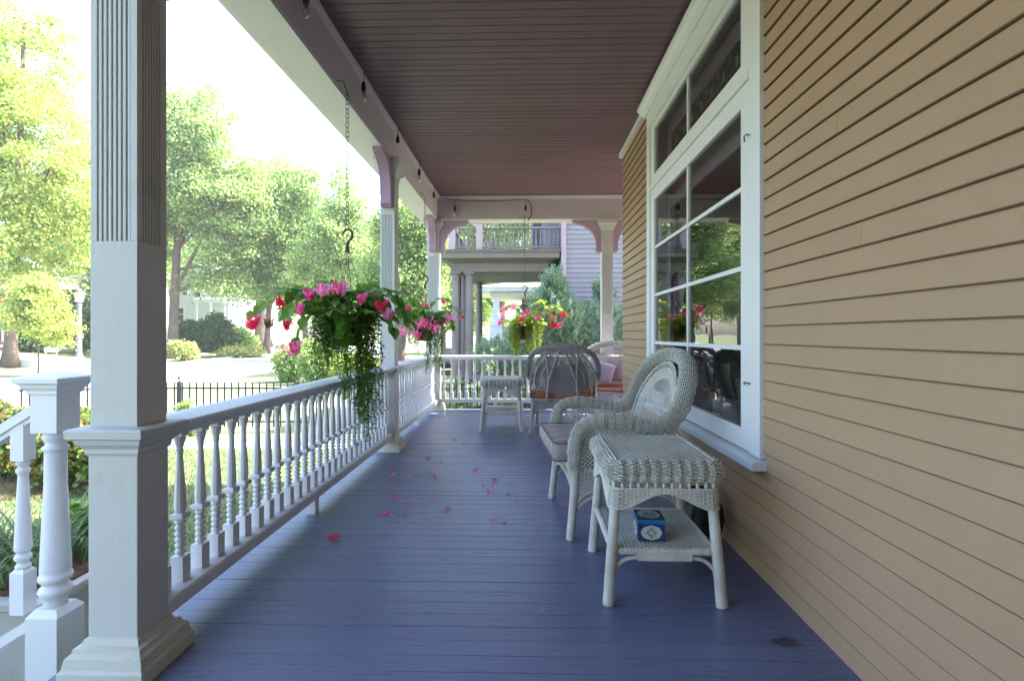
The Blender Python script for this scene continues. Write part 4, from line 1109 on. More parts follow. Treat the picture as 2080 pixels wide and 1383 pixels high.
basket('largest hanging basket nearest the camera, long dark vines hanging over the railing', bx, by, 2.955, 5, M['leaf_beg'], M['leaf_vine'], b1bl, b1sp, 150, 150, (.40, .98), .112, keep=.0)
bx, by = -1.31, 6.69
b2bl = [(*loc(850, 665, 6.5, bx, by), .06, 'palepink'), (*loc(870, 662, 6.6, bx, by), .08, 'pink'), (*loc(820, 678, 6.5, bx, by), .06, 'palepink'), (*loc(905, 655, 6.8, bx, by), .055, 'pink'), (*loc(935, 645, 6.9, bx, by), .03, 'pink'), (*loc(903, 618, 6.9, bx, by), .03, 'pink'), (*loc(868, 626, 6.7, bx, by), .03, 'pink'), (*loc(832, 632, 6.6, bx, by), .03, 'red'), (*loc(915, 650, 6.7, bx, by), .05, 'palepink')]
b2bl += [(*loc(858, 655, 6.3, bx, by), .05, 'pink'), (*loc(883, 668, 6.35, bx, by), .05, 'palepink'), (*loc(845, 680, 6.3, bx, by), .045, 'pink')]
b2sp = [loc(935, 640, 6.9, bx, by), loc(905, 610, 7.0, bx, by), loc(815, 625, 6.6, bx, by), loc(800, 650, 6.6, bx, by), loc(830, 612, 6.8, bx, by), loc(920, 660, 6.8, bx, by), loc(860, 650, 6.4, bx, by)]
basket('second hanging basket, pink clusters beside the white corner post', bx, by, 2.98, 8, M['leaf_beg'], M['leaf_vine'], b2bl, b2sp, 80, 170, (.3, .70), .10, keep=.0)
bx, by = 0.0, 8.03
b3bl = [(*loc(p, q, z, bx, by), r, c) for p, q, z, r, c in [(1029, 627, 7.8, .05, 'pink'), (1045, 628, 7.9, .05, 'palepink'), (1068, 640, 7.75, .045, 'pink'), (1060, 653, 7.7, .04, 'red'), (1092, 650, 7.75, .045, 'pink'), (1124, 645, 7.9, .05, 'palepink'), (1144, 640, 7.9, .05, 'red'), (1125, 660, 7.8, .045, 'red'), (1137, 660, 7.9, .04, 'pink'), (1018, 640, 8.1, .035, 'palepink'), (1015, 655, 8.0, .03, 'pink'), (1112, 635, 8.0, .05, 'dried')]]
b3sp = [loc(1140, 625, 8.0, bx, by), loc(1150, 640, 7.9, bx, by), loc(1020, 630, 8.0, bx, by), loc(1105, 612, 8.1, bx, by), loc(1100, 665, 7.7, bx, by), loc(1125, 650, 7.8, bx, by), loc(1035, 620, 8.1, bx, by)]
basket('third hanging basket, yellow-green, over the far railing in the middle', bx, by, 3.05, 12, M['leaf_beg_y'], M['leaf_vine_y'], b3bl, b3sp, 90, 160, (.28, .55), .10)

# ------------------------------------------------------------------ string lights
m, nt, b_ = newmat('bulb_glass'); b_.inputs['Base Color'].default_value = (.9, .85, .78, 1); b_.inputs['Transmission Weight'].default_value = .9; b_.inputs['Roughness'].default_value = .03; b_.inputs['IOR'].default_value = 1.3; M['bulb'] = m
sl_ = empty('string_lights', (-1.33, 3, CEIL), label='string of small clear bulbs on a black cord along the ceiling edge', cat='string lights')
sl_.location = (0, 0, 0)
wx, wz = -1.322, CEIL - .024
pts = []
bul = []
yb = [1.98, 3.06, 4.17, 5.30, 6.38, 7.42]
for i in range(len(yb) - 1):
    bul.append((wx, yb[i], wz - .004))
    for t in np.linspace(0, 1, 8)[:-1]: pts.append((wx + .002 * math.sin(i + t), yb[i] + (yb[i + 1] - yb[i]) * t, wz - .018 * 4 * t * (1 - t)))
bul.append((wx, yb[-1], wz - .004)); pts += [(wx, yb[-1], wz), (wx + .01, 7.85, wz - .01), (wx + .04, 8.01, wz - .015), (-1.14, 8.025, wz - .045)]
for t in np.linspace(0, 1, 10): pts.append((-1.12 + 1.12 * t, 8.03, wz - .045 - .02 * 4 * t * (1 - t)))
bul += [(-1.10, 8.03, wz - .05), (.01, 8.03, wz - .05)]
pts += [(.05, 8.02, wz - .06), (.09, 8.01, wz - .12), (.11, 8.01, wz - .22), (.10, 8.01, wz - .30), (.06, 8.01, wz - .36)]
mb = MB(); mb.tube(pts, .0062, 6); mb.tube([(.075, 8.01, wz - .33), (.05, 8.01, wz - .38)], .008, 6); mb.build('cord', M['black'], sl_)
for i, (x, y, z) in enumerate(bul):
    mb = MB(); mb.tube([(x, y, z), (x + .004, y, z - .03), (x, y, z - .10)], .003, 6)
    mb.lathe([(.008, z - .085), (.012, z - .09), (.0185, z - .115), (.0195, z - .15), (.018, z - .165), (.012, z - .166)], (x, y, 0), 14); s_ = mb.build('socket', M['black'], sl_, smooth=True)
    if i in (0, 2, 4, 6) or True:
        if i in (3, 5, 7): continue
        mb = MB(); mb.lathe([(.010, z - .165), (.013, z - .175), (.022, z - .20), (.0235, z - .218), (.020, z - .238), (.010, z - .250), (.001, z - .253)], (x, y, 0), 14); mb.build('bulb', M['bulb'], sl_, smooth=True)
        mb = MB(); mb.tube([(x - .004, y, z - .17), (x - .006, y, z - .22), (x, y, z - .225), (x + .006, y, z - .22), (x + .004, y, z - .17)], .0014, 4); mb.build('filament', M['dried'], sl_)

# ------------------------------------------------------------------ vegetation generators
def cards(pts, size, rg, flat=0.0, aspect=1.6):
    """leaf quads (rhombs) at pts (n,3)"""
    n = len(pts)
    d = rg.normal(size=(n, 3)); d[:, 2] -= .25; d /= np.linalg.norm(d, axis=1)[:, None]
    e = rg.normal(size=(n, 3)); e[:, 2] *= (1 - flat); e -= d * (e * d).sum(1)[:, None]; e /= np.linalg.norm(e, axis=1)[:, None]
    s = size * rg.uniform(.6, 1.3, n)[:, None]
    V = np.stack([pts - d * s * .5 * aspect / 1.3, pts + e * s * .5, pts + d * s * .5 * aspect / 1.3, pts - e * s * .5], 1)
    return V.reshape(-1, 3), np.arange(4 * n).reshape(n, 4)
def clumps(n_leaf, env, rg, nclump, cr, shell=.55):
    """env: list of (center, radii). Leaves in clumps scattered in the ellipsoids."""
    vol = np.array([r[0] * r[1] * r[2] for c, r in env]) ** .8; vol /= vol.sum()
    out = []
    per = n_leaf // nclump
    for i in range(nclump):
        c, r = env[rg.choice(len(env), p=vol)]
        v = rg.normal(size=3); v /= np.linalg.norm(v); rad = rg.uniform(.25, 1) ** shell
        cc = np.array(c) + v * np.array(r) * rad
        k = cr * rg.uniform(.6, 1.3)
        p = rg.normal(size=(per, 3)); p /= np.linalg.norm(p, axis=1)[:, None] + 1e-9
        p *= (rg.uniform(0, 1, per) ** .6)[:, None] * k * (1 + .5 * (rg.random(per) < .15))[:, None] * np.array([1.1, 1.1, .62])
        p[:, 2] -= (p[:, 0] ** 2 + p[:, 1] ** 2) * .25 / k
        out.append(cc + p)
    return np.concatenate(out)
def limb_mesh(base, top, env, r0, rg, nl=14, lean=(0, 0), fork=None):
    mb = MB(); base = np.array(base, float); H_ = top - base[2]
    P = spl([base, base + [lean[0] * .3, lean[1] * .3, H_ * .3], base + [lean[0] * .7, lean[1] * .7, H_ * .6], base + [lean[0], lean[1], H_]], 12)
    rr = np.linspace(1, .18, 12) * r0; rr[0] *= 1.45
    mb.tube(P, rr, 10)
    for i in range(nl):
        t = rg.uniform(.28, .92); j = t * 11; a = P[int(j)]
        c, r = env[rg.integers(len(env))]
        v = rg.normal(size=3); v /= np.linalg.norm(v); q = np.array(c) + v * np.array(r) * .75
        if q[2] < a[2] - 1: q[2] = a[2] + .5
        mid = (a + q) / 2 + np.array([0, 0, .12 * np.linalg.norm(q - a)])
        w0 = r0 * (1 - t) * .55 + .02
        mb.tube(spl([a, mid, q], 7), np.linspace(w0, w0 * .2, 7), 6)
        for k in range(3):
            q2 = q + rg.normal(size=3) * np.array(r) * .3; mb.tube([mid, (mid + q2) / 2 + [0, 0, .1], q2], [w0 * .4, w0 * .25, w0 * .1], 5)
    return mb
def tree(name, label, px, zc, trunk_r, env_px, leafm, n=22000, size=.2, clump=1.2, nclump=150, base_h=GZ, lean_px=0, seed=0, depth=.8, bark='bark', shell=.55):
    """env_px: list of (px centre, py centre, half width px, half height px)"""
    rg = np.random.default_rng(seed + 100)
    bx_, by_ = at(px, zc)
    t = empty(name, (bx_, by_, base_h), label=label, cat='tree', group='street trees')
    env = []
    for (cx, cy, hw, hh_) in env_px:
        x, y = at(cx, zc); env.append(((x - bx_, y - by_, hh(cy, zc) - base_h), (hw / 1040 * zc, hw / 1040 * zc * depth, hh_ / 1040 * zc)))
    topz = max(c[2] + r[2] * .7 for c, r in env)
    lx = lean_px / 1040 * zc
    limb_mesh((0, 0, 0), topz, env, trunk_r, rg, lean=(lx, 0)).build('trunk', M[bark], t, smooth=True)
    p = clumps(int(n * 2), env, rg, int(nclump * 1.6), clump * .95, shell)
    V, F = cards(p, size * .60, rg); mb = MB(); mb.add(V, F); mb.build('crown', leafm, t)
    return t
def shrub(name, label, c, r, leafm, n=5000, size=.06, nclump=60, cr=.25, flowers=None, cat='shrub', stems=True, seed=0, group=None, upright=False, fl_mat='whiteflower'):
    rg = np.random.default_rng(seed + 500)
    t = empty(name, (c[0], c[1], c[2]), label=label, cat=cat, group=group)
    env = [((0, 0, r[2] * .85), (r[0] * .8, r[1] * .8, r[2] * .8))]
    for q in range(6):
        a = q * 1.05 + rg.uniform(-.3, .3); env.append(((math.cos(a) * r[0] * .5, math.sin(a) * r[1] * .5, r[2] * rg.uniform(.5, 1.35)), (r[0] * rg.uniform(.3, .5), r[1] * .45, r[2] * rg.uniform(.35, .65))))
    p = clumps(n, env, rg, nclump, cr * .9, .4)
    p = p[p[:, 2] > .02]
    if upright: p[:, 2] += rg.uniform(0, .2, len(p))
    V, F = cards(p, size, rg, aspect=2.6 if upright else 1.6); mb = MB(); mb.add(V, F); mb.build('leaves', leafm, t)
    if stems:
        mb = MB()
        for i in range(14):
            q = rg.normal(size=3); q /= np.linalg.norm(q); q = q * np.array(r) * .7 + [0, 0, r[2]]; q[2] = abs(q[2]) + .1
            mb.tube([(q[0] * .2, q[1] * .2, 0), q * [.6, .6, .6], q], [.02 * r[2] + .005, .012 * r[2] + .003, .003], 5)
        mb.build('stems', M['bark'], t)
    if flowers:
        for i in range(flowers[0]):
            q = rg.normal(size=3); q /= np.linalg.norm(q); q[1] = -abs(q[1]); q[2] = q[2] * .6 + .35; q = q * np.array(r) * 1.03 + [0, 0, r[2]]
            R = flowers[1] * rg.uniform(.7, 1.2); pp = rg.normal(size=(110, 3)); pp /= np.linalg.norm(pp, axis=1)[:, None]; pp *= R * rg.uniform(.7, 1, 110)[:, None]; pp[:, 2] *= .75
            V, F = cards(pp + q, R * .34, rg, aspect=1.3); mb = MB(); mb.add(V, F); mb.build('flower_head', M[fl_mat], t)
    return t

# trees across the street and beyond
tree('maple_tree', 'large yellow-green maple filling the upper left of the view', 20, 34, .38, [(20, 130, 120, 150), (70, 300, 130, 160), (20, 470, 130, 120), (150, 420, 70, 120), (-60, 250, 140, 180), (90, 560, 60, 40)], M['leaf_y'], 42000, .27, 1.15, 330, lean_px=30, seed=1, base_h=-.9)
tree('young_maple_tree', 'small young maple with thin trunk beside the street lamp', 78, 27.5, .05, [(75, 620, 60, 45), (110, 660, 45, 45), (50, 640, 50, 40), (70, 580, 40, 30)], M['leaf_y'], 9000, .17, .5, 120, seed=2, base_h=-1)
tree('street_tree', 'tall tree with brown forked trunk directly right of the near post', 350, 48, .48, [(400, 260, 85, 90), (370, 380, 80, 110), (450, 400, 85, 100), (330, 250, 60, 80), (300, 450, 70, 90), (470, 480, 55, 60), (500, 380, 45, 60), (405, 560, 40, 26), (460, 575, 45, 26)], M['leaf_m'], 42000, .34, 1.5, 330, seed=3, lean_px=22, base_h=-.7)
tree('street_tree', 'broad green tree with twin dark trunks left of the nearest basket', 541, 52, .32, [(590, 400, 70, 80), (560, 480, 90, 90), (640, 500, 70, 80), (520, 560, 60, 50), (600, 560, 70, 60)], M['leaf_g'], 34000, .34, 1.5, 280, seed=4, lean_px=25, base_h=-.7)
tree('street_tree', 'thick grey trunked tree behind the twin dark trunks', 533, 64, 1.0, [(560, 360, 60, 50), (480, 420, 60, 70), (540, 480, 80, 60)], M['leaf_m'], 16000, .42, 1.8, 130, seed=5, base_h=-.4)
tree('street_tree', 'thin leafed tree behind the chain of the nearest basket', 690, 44, .3, [(700, 400, 50, 60), (690, 480, 70, 70), (740, 540, 70, 70), (650, 540, 60, 60)], M['leaf_m'], 16000, .30, 1.1, 170, seed=6, base_h=-1, shell=.8)
tree('street_tree', 'leafy tree between the middle post and the corner post', 812, 30, .3, [(830, 460, 65, 75), (800, 560, 75, 70), (850, 580, 60, 60), (870, 500, 50, 70)], M['leaf_m'], 26000, .22, .9, 220, seed=7, lean_px=25, base_h=-1)
tree('street_tree', 'sunny tree showing above the balcony of the grey house', 1020, 46, .4, [(980, 440, 90, 70), (1080, 430, 80, 70), (920, 520, 80, 70), (1000, 540, 90, 60), (880, 560, 60, 60)], M['leaf_m'], 30000, .30, 1.3, 240, seed=8, base_h=-1)
tree('street_tree', 'tree behind the nearest white post', 250, 56, .4, [(250, 330, 80, 120), (220, 470, 90, 100), (290, 520, 80, 80)], M['leaf_m'], 18000, .36, 1.6, 160, seed=9, base_h=-.5)
tree('background_tree', 'hazy far tree low between the houses and the twin trunks', 620, 85, .5, [(620, 560, 80, 80), (720, 590, 70, 60), (560, 610, 60, 50)], M['leaf_g'], 18000, .5, 2.2, 150, seed=10, base_h=0)
tree('background_tree', 'far tree filling the gap between the near baskets and the middle post', 730, 70, .4, [(720, 520, 60, 70), (760, 590, 70, 60), (680, 600, 60, 50)], M['leaf_m'], 16000, .42, 1.8, 150, seed=15, base_h=-.5)
tree('background_tree', 'far tree behind the gap between neighbouring porch columns', 900, 60, .4, [(880, 600, 70, 70), (960, 610, 60, 60), (800, 620, 60, 50)], M['leaf_g'], 18000, .38, 1.6, 160, seed=11, base_h=-1)
tree('background_tree', 'far tree behind the white house across the street', 430, 85, .5, [(420, 530, 90, 80), (330, 560, 70, 60)], M['leaf_g'], 14000, .5, 2.2, 130, seed=12, base_h=0)
tree('background_tree', 'dark tree behind the street lamp', 190, 52, .3, [(185, 640, 40, 70), (150, 650, 30, 40)], M['leaf_d'], 12000, .3, 1.0, 120, seed=13, base_h=0)
tree('background_tree', 'far tree above the grey roofed house at left', 150, 80, .5, [(140, 500, 70, 70), (60, 520, 80, 60)], M['leaf_g'], 12000, .5, 2.0, 110, seed=14, base_h=0)

# shrubs across the street
def gshrub(name, label, px, py, hw, ht, leafm, zc=None, g=GZ, **k):
    zc = zc or gz(py, g); x, y = at(px, zc); r = hw / 1040 * zc
    return shrub(name, label, (x, y, g), (r, r * .7, ht / 1040 * zc / 2), leafm, **k)
gshrub('shrub', 'large dark green shrub before the white house', 415, 700, 62, 80, M['leaf_d'], 52, -.6, n=14000, size=.26, nclump=160, cr=.9, seed=1)
gshrub('shrub', 'lower bush right of the large dark green shrub', 480, 700, 40, 60, M['leaf_g'], 54, -.6, n=8000, size=.26, nclump=90, cr=.8, seed=2)
gshrub('shrub', 'yellow flowering goldenrod clump by the far kerb', 372, 722, 30, 44, M['yellowflower'], 43, -1, n=5000, size=.16, nclump=60, cr=.5, seed=3, upright=True)
gshrub('shrub', 'low yellow-green planting along the far kerb', 490, 718, 52, 22, M['yellowflower'], 50, -.9, n=6000, size=.2, nclump=80, cr=.6, seed=4)
gshrub('shrub', 'dark bush behind the young maple', 75, 702, 45, 70, M['leaf_d'], 42, -.4, n=7000, size=.22, nclump=90, cr=.7, seed=5)
gshrub('shrub', 'tall evergreen bush next to the street lamp', 170, 705, 26, 110, M['leaf_d'], 44, -.3, n=9000, size=.2, nclump=110, cr=.6, seed=6)
# flower garden this side of the street
gshrub('flower_shrub', 'pale flowering bush by the white stake behind the fence', 590, 762, 38, 90, M['leaf_m'], 24, -1, n=7000, size=.10, nclump=110, cr=.35, seed=7, flowers=(16, .07), fl_mat='palepink')
gshrub('flower_shrub', 'leafy bush with reddish blooms left of the middle post', 650, 762, 48, 95, M['leaf_m'], 23, -1, n=8000, size=.10, nclump=120, cr=.35, seed=8, flowers=(14, .07), fl_mat='dried')
gshrub('flower_shrub', 'bright green bush hidden behind the nearest basket vines', 720, 765, 50, 80, M['leaf_y'], 22, -1, n=8000, size=.10, nclump=120, cr=.35, seed=9)
gshrub('flower_shrub', 'pink flowering bush between the middle post and the corner post', 838, 762, 40, 70, M['leaf_m'], 19, -1, n=8000, size=.08, nclump=120, cr=.3, seed=10, flowers=(30, .09), fl_mat='palepink')
gshrub('shrub', 'green shrub at the fence corner beside the near post', 378, 845, 24, 78, M['leaf_m'], 11.2, -1, n=4000, size=.055, nclump=60, cr=.16, seed=11)
# rose hedge at the left
for i, (x, y, rx, ry, lab) in enumerate([(-6.5, 7.4, .9, .6, 'rose hedge bush over mulch right behind the newel post'), (-7.9, 7.9, .9, .7, 'rose hedge bush at the left edge of the view'), (-5.65, 7.1, .45, .45, 'small rose bush with reddish leaves between newel and near post')]):
    shrub('hedge_bush', lab, (x, y, GZ), (rx, ry, .62 if i < 2 else .55), M['hedge'], n=9000, size=.06, nclump=170, cr=.17, seed=20 + i)
for i, (x, y) in enumerate([(-9.3, 8.6), (-10.6, 9.3)]):
    shrub('hedge_bush', ['far rose hedge bush, second from the left edge', 'farthest rose hedge bush near the street'][i], (x, y, GZ), (.9, .7, .6), M['hedge'], n=6000, size=.07, nclump=120, cr=.18, seed=26 + i)

# planter with grasses beside the newel
pl = empty('planter', (-3.62, 3.55, GZ), label='pale stone planter with spiky grasses beside the stair newel', cat='planter')
mb = MB(); mb.box((-.55, -.45, 0), (.62, .40, .50)); mb.box((-.60, -.50, .50), (.67, .45, .56)); mb.build('stone_box', M['concrete'], pl, bevel=.012)
mb = MB(); mb.box((-.52, -.42, .561), (.60, .38, .575)); mb.build('soil', M['mulch'], pl)
mb = MB()
for i in range(230):
    x0, y0 = rnd.uniform(-.45, .5), rnd.uniform(-.38, .3); a = rnd.uniform(0, 2 * PI); L = rnd.uniform(.35, .75); w_ = rnd.uniform(.006, .012)
    P = [np.array([x0 + math.cos(a) * L * .75 * t ** 1.6, y0 + math.sin(a) * L * .75 * t ** 1.6, .57 + L * (t - .55 * t ** 2.4)]) for t in np.linspace(0, 1, 7)]
    s_ = np.array([-math.sin(a), math.cos(a), 0]); V = []
    for j, p in enumerate(P): ww = w_ * (1 - (j / 6) ** 2 * .95); V += [p - s_ * ww, p + s_ * ww]
    mb.add(V, [(2 * j, 2 * j + 1, 2 * j + 3, 2 * j + 2) for j in range(6)])
mb.build('grass_blades', M['grassblade'], pl)
shrub('leafy_plant', 'deep green broad leafed plant squeezed between newel and near post', (-3.50, 4.0, GZ), (.34, .3, .50), M['leaf_hyd'], n=1500, size=.11, nclump=50, cr=.14, seed=31, cat='plant')

# ------------------------------------------------------------------ iron fence
FY = 11.55
def fence(name, label, x0, x1, y0, y1, posts):
    f = empty(name, (x0, y0, GZ), label=label, cat='fence', group='iron garden fence panels')
    L = math.hypot(x1 - x0, y1 - y0); f.rotation_euler = (0, 0, math.atan2(y1 - y0, x1 - x0))
    mb = MB()
    for z in (.22, .98): mb.box((0, -.016, z - .018), (L, .016, z + .018))
    mb.build('fence_rails', M['iron'], f)
    n = int(L / .155)
    if n > 100: n = 100
    for i in range(n):
        xx = (i + .5) * L / n
        if i == 0:
            mb = MB(); mb.lathe([(.013, 0.10), (.013, 1.10), (.002, 1.13)], (0, 0, 0), sq=True); pk = mb.build('picket', M['iron'], f); pk.location = (xx, 0, 0)
        else:
            c = pk.copy(); C.objects.link(c); c.parent = f; c.location = (xx, 0, 0)
    for q in posts:
        mb = MB(); mb.lathe([(.034, 0), (.034, 1.10), (.042, 1.105), (.042, 1.12), (.02, 1.13)], (q, 0, 0), sq=True)
        mb.lathe([(.012, 1.13), (.022, 1.15), (.012, 1.17), (.03, 1.20), (.018, 1.25), (.002, 1.31)], (q, 0, 0), n=8); mb.build('fence_post', M['iron'], f)
    return f
px0 = at(352, FY)[0]; px1 = at(601, FY)[0]
fence('iron_fence', 'black iron fence panel between the near post and the finial post', px0, px1, FY, FY, (0, px1 - px0))
fence('iron_fence', 'black iron fence panel running on behind the vines and middle post', px1 + .02, at(890, FY)[0], FY, FY, (at(890, FY)[0] - px1,))
fence('iron_fence', 'black iron fence panel seen through the far porch railing', at(890, FY)[0] + .02, 4.5, FY, FY, (3.0,))
fence('iron_fence', 'black iron fence panel leading away to the street hidden by the near post', px0 - .02, px0 - 3.2, FY, FY - .6, (2.2,))

# ------------------------------------------------------------------ far rail side: hydrangeas, evergreens
for i, (x, y, rx, hz_, fl) in enumerate([(-1.15, 9.6, .55, .36, 9), (-.35, 9.75, .55, .38, 9), (.4, 9.6, .5, .34, 8), (-1.5, 12.6, .8, .62, 16), (-.5, 12.9, .6, .5, 10), (1.2, 9.7, .6, .36, 6)]):
    shrub('hydrangea', ['hydrangea just beyond the far railing next to the corner post', 'hydrangea just beyond the far railing left of the far side table', 'hydrangea beyond the far railing behind the far side table', 'white hydrangea bush below the porch columns of the grey house', 'smaller hydrangea right of the column bush', 'hydrangea behind the grey wicker armchair'][i],
          (x, y, GZ), (rx, rx * .8, hz_), M['leaf_hyd'], n=2600, size=.13, nclump=90, cr=.16, seed=40 + i, flowers=(fl, .10), cat='hydrangea', group='hydrangea bushes')
def spray_mesh(env, n, rg, size):
    # fan-like evergreen sprays: flat feathered branchlets pointing up and outwards
    mb = MB(); Vs = []; k = 0; F = []
    for i in range(n):
        c, r = env[rg.integers(len(env))]
        v = rg.normal(size=3); v /= np.linalg.norm(v); p = np.array(c) + v * np.array(r) * rg.uniform(.55, 1.02)
        d = v * np.array([1, 1, .3]) + np.array([0, 0, .75]); d /= np.linalg.norm(d)
        s = np.cross(d, rg.normal(size=3)); s /= np.linalg.norm(s)
        L = size * rg.uniform(.6, 1.3)
        for j in range(6):
            t = j / 6; q = p + d * L * t
            for sg in (-1, 1):
                e = d * .6 + s * sg; e /= np.linalg.norm(e); l2 = L * .42 * (1 - t * .6)
                w_ = np.cross(e, np.cross(d, s)) * L * .06
                Vs += [q, q + e * l2 * .6 + w_, q + e * l2, q + e * l2 * .6 - w_]; F.append((k, k + 1, k + 2, k + 3)); k += 4
    mb.add(np.array(Vs), F); return mb
def evergreen(label, px, zc, specs, n, size, seed):
    rg = np.random.default_rng(seed); x0, y0 = at(px, zc); t = empty('evergreen_shrub', (x0, y0, GZ), label=label, cat='shrub', group='feathery evergreen shrubs')
    env = []
    for cx, cy, hw, hv in specs:
        x, y = at(cx, zc); env.append(((x - x0, y - y0, hh(cy, zc) - GZ), (hw / 1040 * zc, hw / 1040 * zc * .8, hv / 1040 * zc)))
    spray_mesh(env, n, rg, size).build('sprays', M['leaf_ever'], t)
    mb = MB()
    for i in range(14):
        c, r = env[rg.integers(len(env))]; v = rg.normal(size=3); v /= np.linalg.norm(v); q = np.array(c) + v * np.array(r) * .8
        mb.tube([(0, 0, 0), q * [.5, .5, .5] + [0, 0, .2], q], [.05, .03, .008], 6)
    mb.build('trunk', M['bark'], t)
evergreen('feathery evergreen shrub with pointed top before the grey siding', 1115, 12.6, [(1118, 640, 45, 60), (1125, 590, 14, 34), (1085, 680, 50, 45), (1150, 660, 45, 50), (1065, 720, 50, 50)], 1700, .26, 3)
evergreen('feathery evergreen shrub behind the right hand far post', 1225, 12.9, [(1215, 680, 55, 60), (1262, 690, 40, 60), (1225, 600, 7, 20), (1180, 720, 60, 60)], 1500, .26, 4)
evergreen('low juniper behind the middle hanging basket', 1035, 13.2, [(1010, 730, 50, 40), (1060, 735, 50, 40)], 700, .24, 5)

# ------------------------------------------------------------------ neighbour's grey house
NZ = 14.0
nb = empty('neighbour_house', (at(1145, NZ)[0], NZ, GZ), label='grey clapboard house next door with columned porch and balcony above it', cat='house')
nb.location = (0, 0, 0)
nx0 = at(1150, NZ)[0]
mb = MB(); siding(mb, 'y', nx0, 9, GZ, 7.5, NZ + .1, exp=.132, proj=.02)
mb.build('front_siding', M['nsiding'], nb)
mb = MB(); siding(mb, 'x', NZ + .1, NZ + 12, GZ, 7.5, nx0 - .13, exp=.132, proj=.02); mb.build('side_siding', M['nsiding'], nb)
mb = MB(); mb.box((nx0 - .13, NZ, GZ), (nx0, NZ + .14, 7.5)); mb.build('corner_board', M['ncorner'], nb)
mb = MB(); mb.box((nx0 + .02, NZ + .15, GZ), (9, NZ + 12, 7.6)); mb.build('house_body', M['nsiding'], nb)
mb = MB(); mb.prism([(nx0 - .5, 7.6), (9.5, 7.6), (5, 10.5)], NZ - .3, NZ + 12.3, 1) if False else mb.add([(nx0 - .6, NZ - .5, 7.6), (9.5, NZ - .5, 7.6), (9.5, NZ + 12, 7.6), (nx0 - .6, NZ + 12, 7.6), (4.7, NZ + 3, 10.3), (4.7, NZ + 9, 10.3)], [(0, 1, 4), (1, 2, 5, 4), (2, 3, 5), (3, 0, 4, 5), (3, 2, 1, 0)])
mb.build('roof', M['ntrim'], nb)
PX0 = at(889, NZ)[0]; PX1 = nx0 - .13; D = 3.6
ch_ = hh(549, NZ)      # porch ceiling height
mb = MB()
z6, z5 = hh(506, NZ), hh(512, NZ)
mb.rectlathe([(.0, z6 - .02), (.0, z6)], (PX0 + PX1) / 2, NZ + D / 2, (PX1 - PX0) / 2, D / 2)
mb.rectlathe([(-.05, z6 - .10), (-.02, z6 - .06), (-.02, z6 - .021)], (PX0 + PX1) / 2, NZ + D / 2, (PX1 - PX0) / 2, D / 2)
mb.rectlathe([(-.32, z6 - .34), (-.14, z6 - .24), (-.05, z6 - .23), (-.05, z6 - .101)], (PX0 + PX1) / 2, NZ + D / 2, (PX1 - PX0) / 2, D / 2)
mb.rectlathe([(-.33, ch_), (-.33, z6 - .341)], (PX0 + PX1) / 2, NZ + D / 2, (PX1 - PX0) / 2, D / 2)
mb.build('porch_cornice', M['ntrim'], nb)
mb = MB(); mb.box((PX0 + .5, NZ + .5, ch_ - .01), (PX1 - .02, NZ + D - .5, ch_ - .002)); mb.build('porch_ceiling', M['ncol'], nb)
mb = MB(); mb.box((PX0 + .3, NZ + .3, GZ), (PX1, NZ + D - .3, -.1)); mb.build('porch_base', M['ntrim'], nb)
for (px, yo) in ((925, .45), (953, .45), (943, .95), (973, D - .5), (930, 1.0)):
    x = at(px, NZ + yo)[0]
    mb = MB(); r = .115
    mb.lathe([(r * 1.3, -.1), (r * 1.3, -.02), (r * 1.15, .0), (r, .05), (r * 1.0, .9), (r * .86, ch_ - .22), (r * .84, ch_ - .20), (r * .98, ch_ - .19), (r * .98, ch_ - .17), (r * .86, ch_ - .16), (r * .88, ch_ - .10), (r * 1.15, ch_ - .06)], (x, NZ + yo, 0), 20)
    mb.lathe([(r * 1.25, ch_ - .06), (r * 1.25, ch_)], (x, NZ + yo, 0), sq=True); mb.build('column', M['ncol'], nb, smooth=True)
# balcony railing
bz = z6
def nbal(x0, y0, x1, y1, n):
    g = empty('balcony_rail', (x0, y0, bz)); g.parent = nb; L = math.hypot(x1 - x0, y1 - y0); g.rotation_euler = (0, 0, math.atan2(y1 - y0, x1 - x0))
    mb = MB(); mb.box((0, -.05, .60), (L, .05, .65)); mb.build('top_rail', M['ncol'], g)
    mb = MB(); mb.box((0, -.04, .07), (L, .04, .11)); mb.build('bottom_rail', M['ncol'], g)
    for i in range(n):
        x = (i + .5) * L / n
        mb = MB(); mb.lathe([(.02, .11), (.03, .13), (.034, .2), (.02, .33), (.016, .45), (.026, .52), (.02, .6)], (x, 0, 0), 8); mb.build('baluster', M['ncol'], g, smooth=True)
yb0 = NZ + .25
xa, xb_ = at(918, yb0)[0], at(974, yb0)[0]
nbal(xa, yb0, xb_, yb0, 6); nbal(xb_, yb0, PX1, yb0, 18); nbal(xa, NZ + D - .3, PX1, NZ + D - .3, 22); nbal(xa, yb0, xa, NZ + D - .3, 22)
for x, y in ((xa, yb0), (xb_, yb0), (xa, NZ + D - .3), (xb_, NZ + D - .3)):
    mb = MB(); mb.box((x - .09, y - .09, bz), (x + .09, y + .09, bz + .74)); mb.box((x - .11, y - .11, bz + .741), (x + .11, y + .11, bz + .80)); mb.build('balcony_post', M['ncorner'], nb)
# upper storey bay with window behind the balcony
mb = MB(); mb.box((.55, NZ + 2.2, bz), (.72, NZ + 2.3, 7.3)); mb.box((.22, NZ + 4.8, bz), (nx0 - .14, NZ + 4.95, 7.3)); mb.build('upper_bay', M['nsiding'], nb)
mb = MB(); mb.box((.30, NZ + 4.76, bz + .4), (.60, NZ + 4.79, bz + 2.2)); mb.build('upper_window', M['lead'], nb)
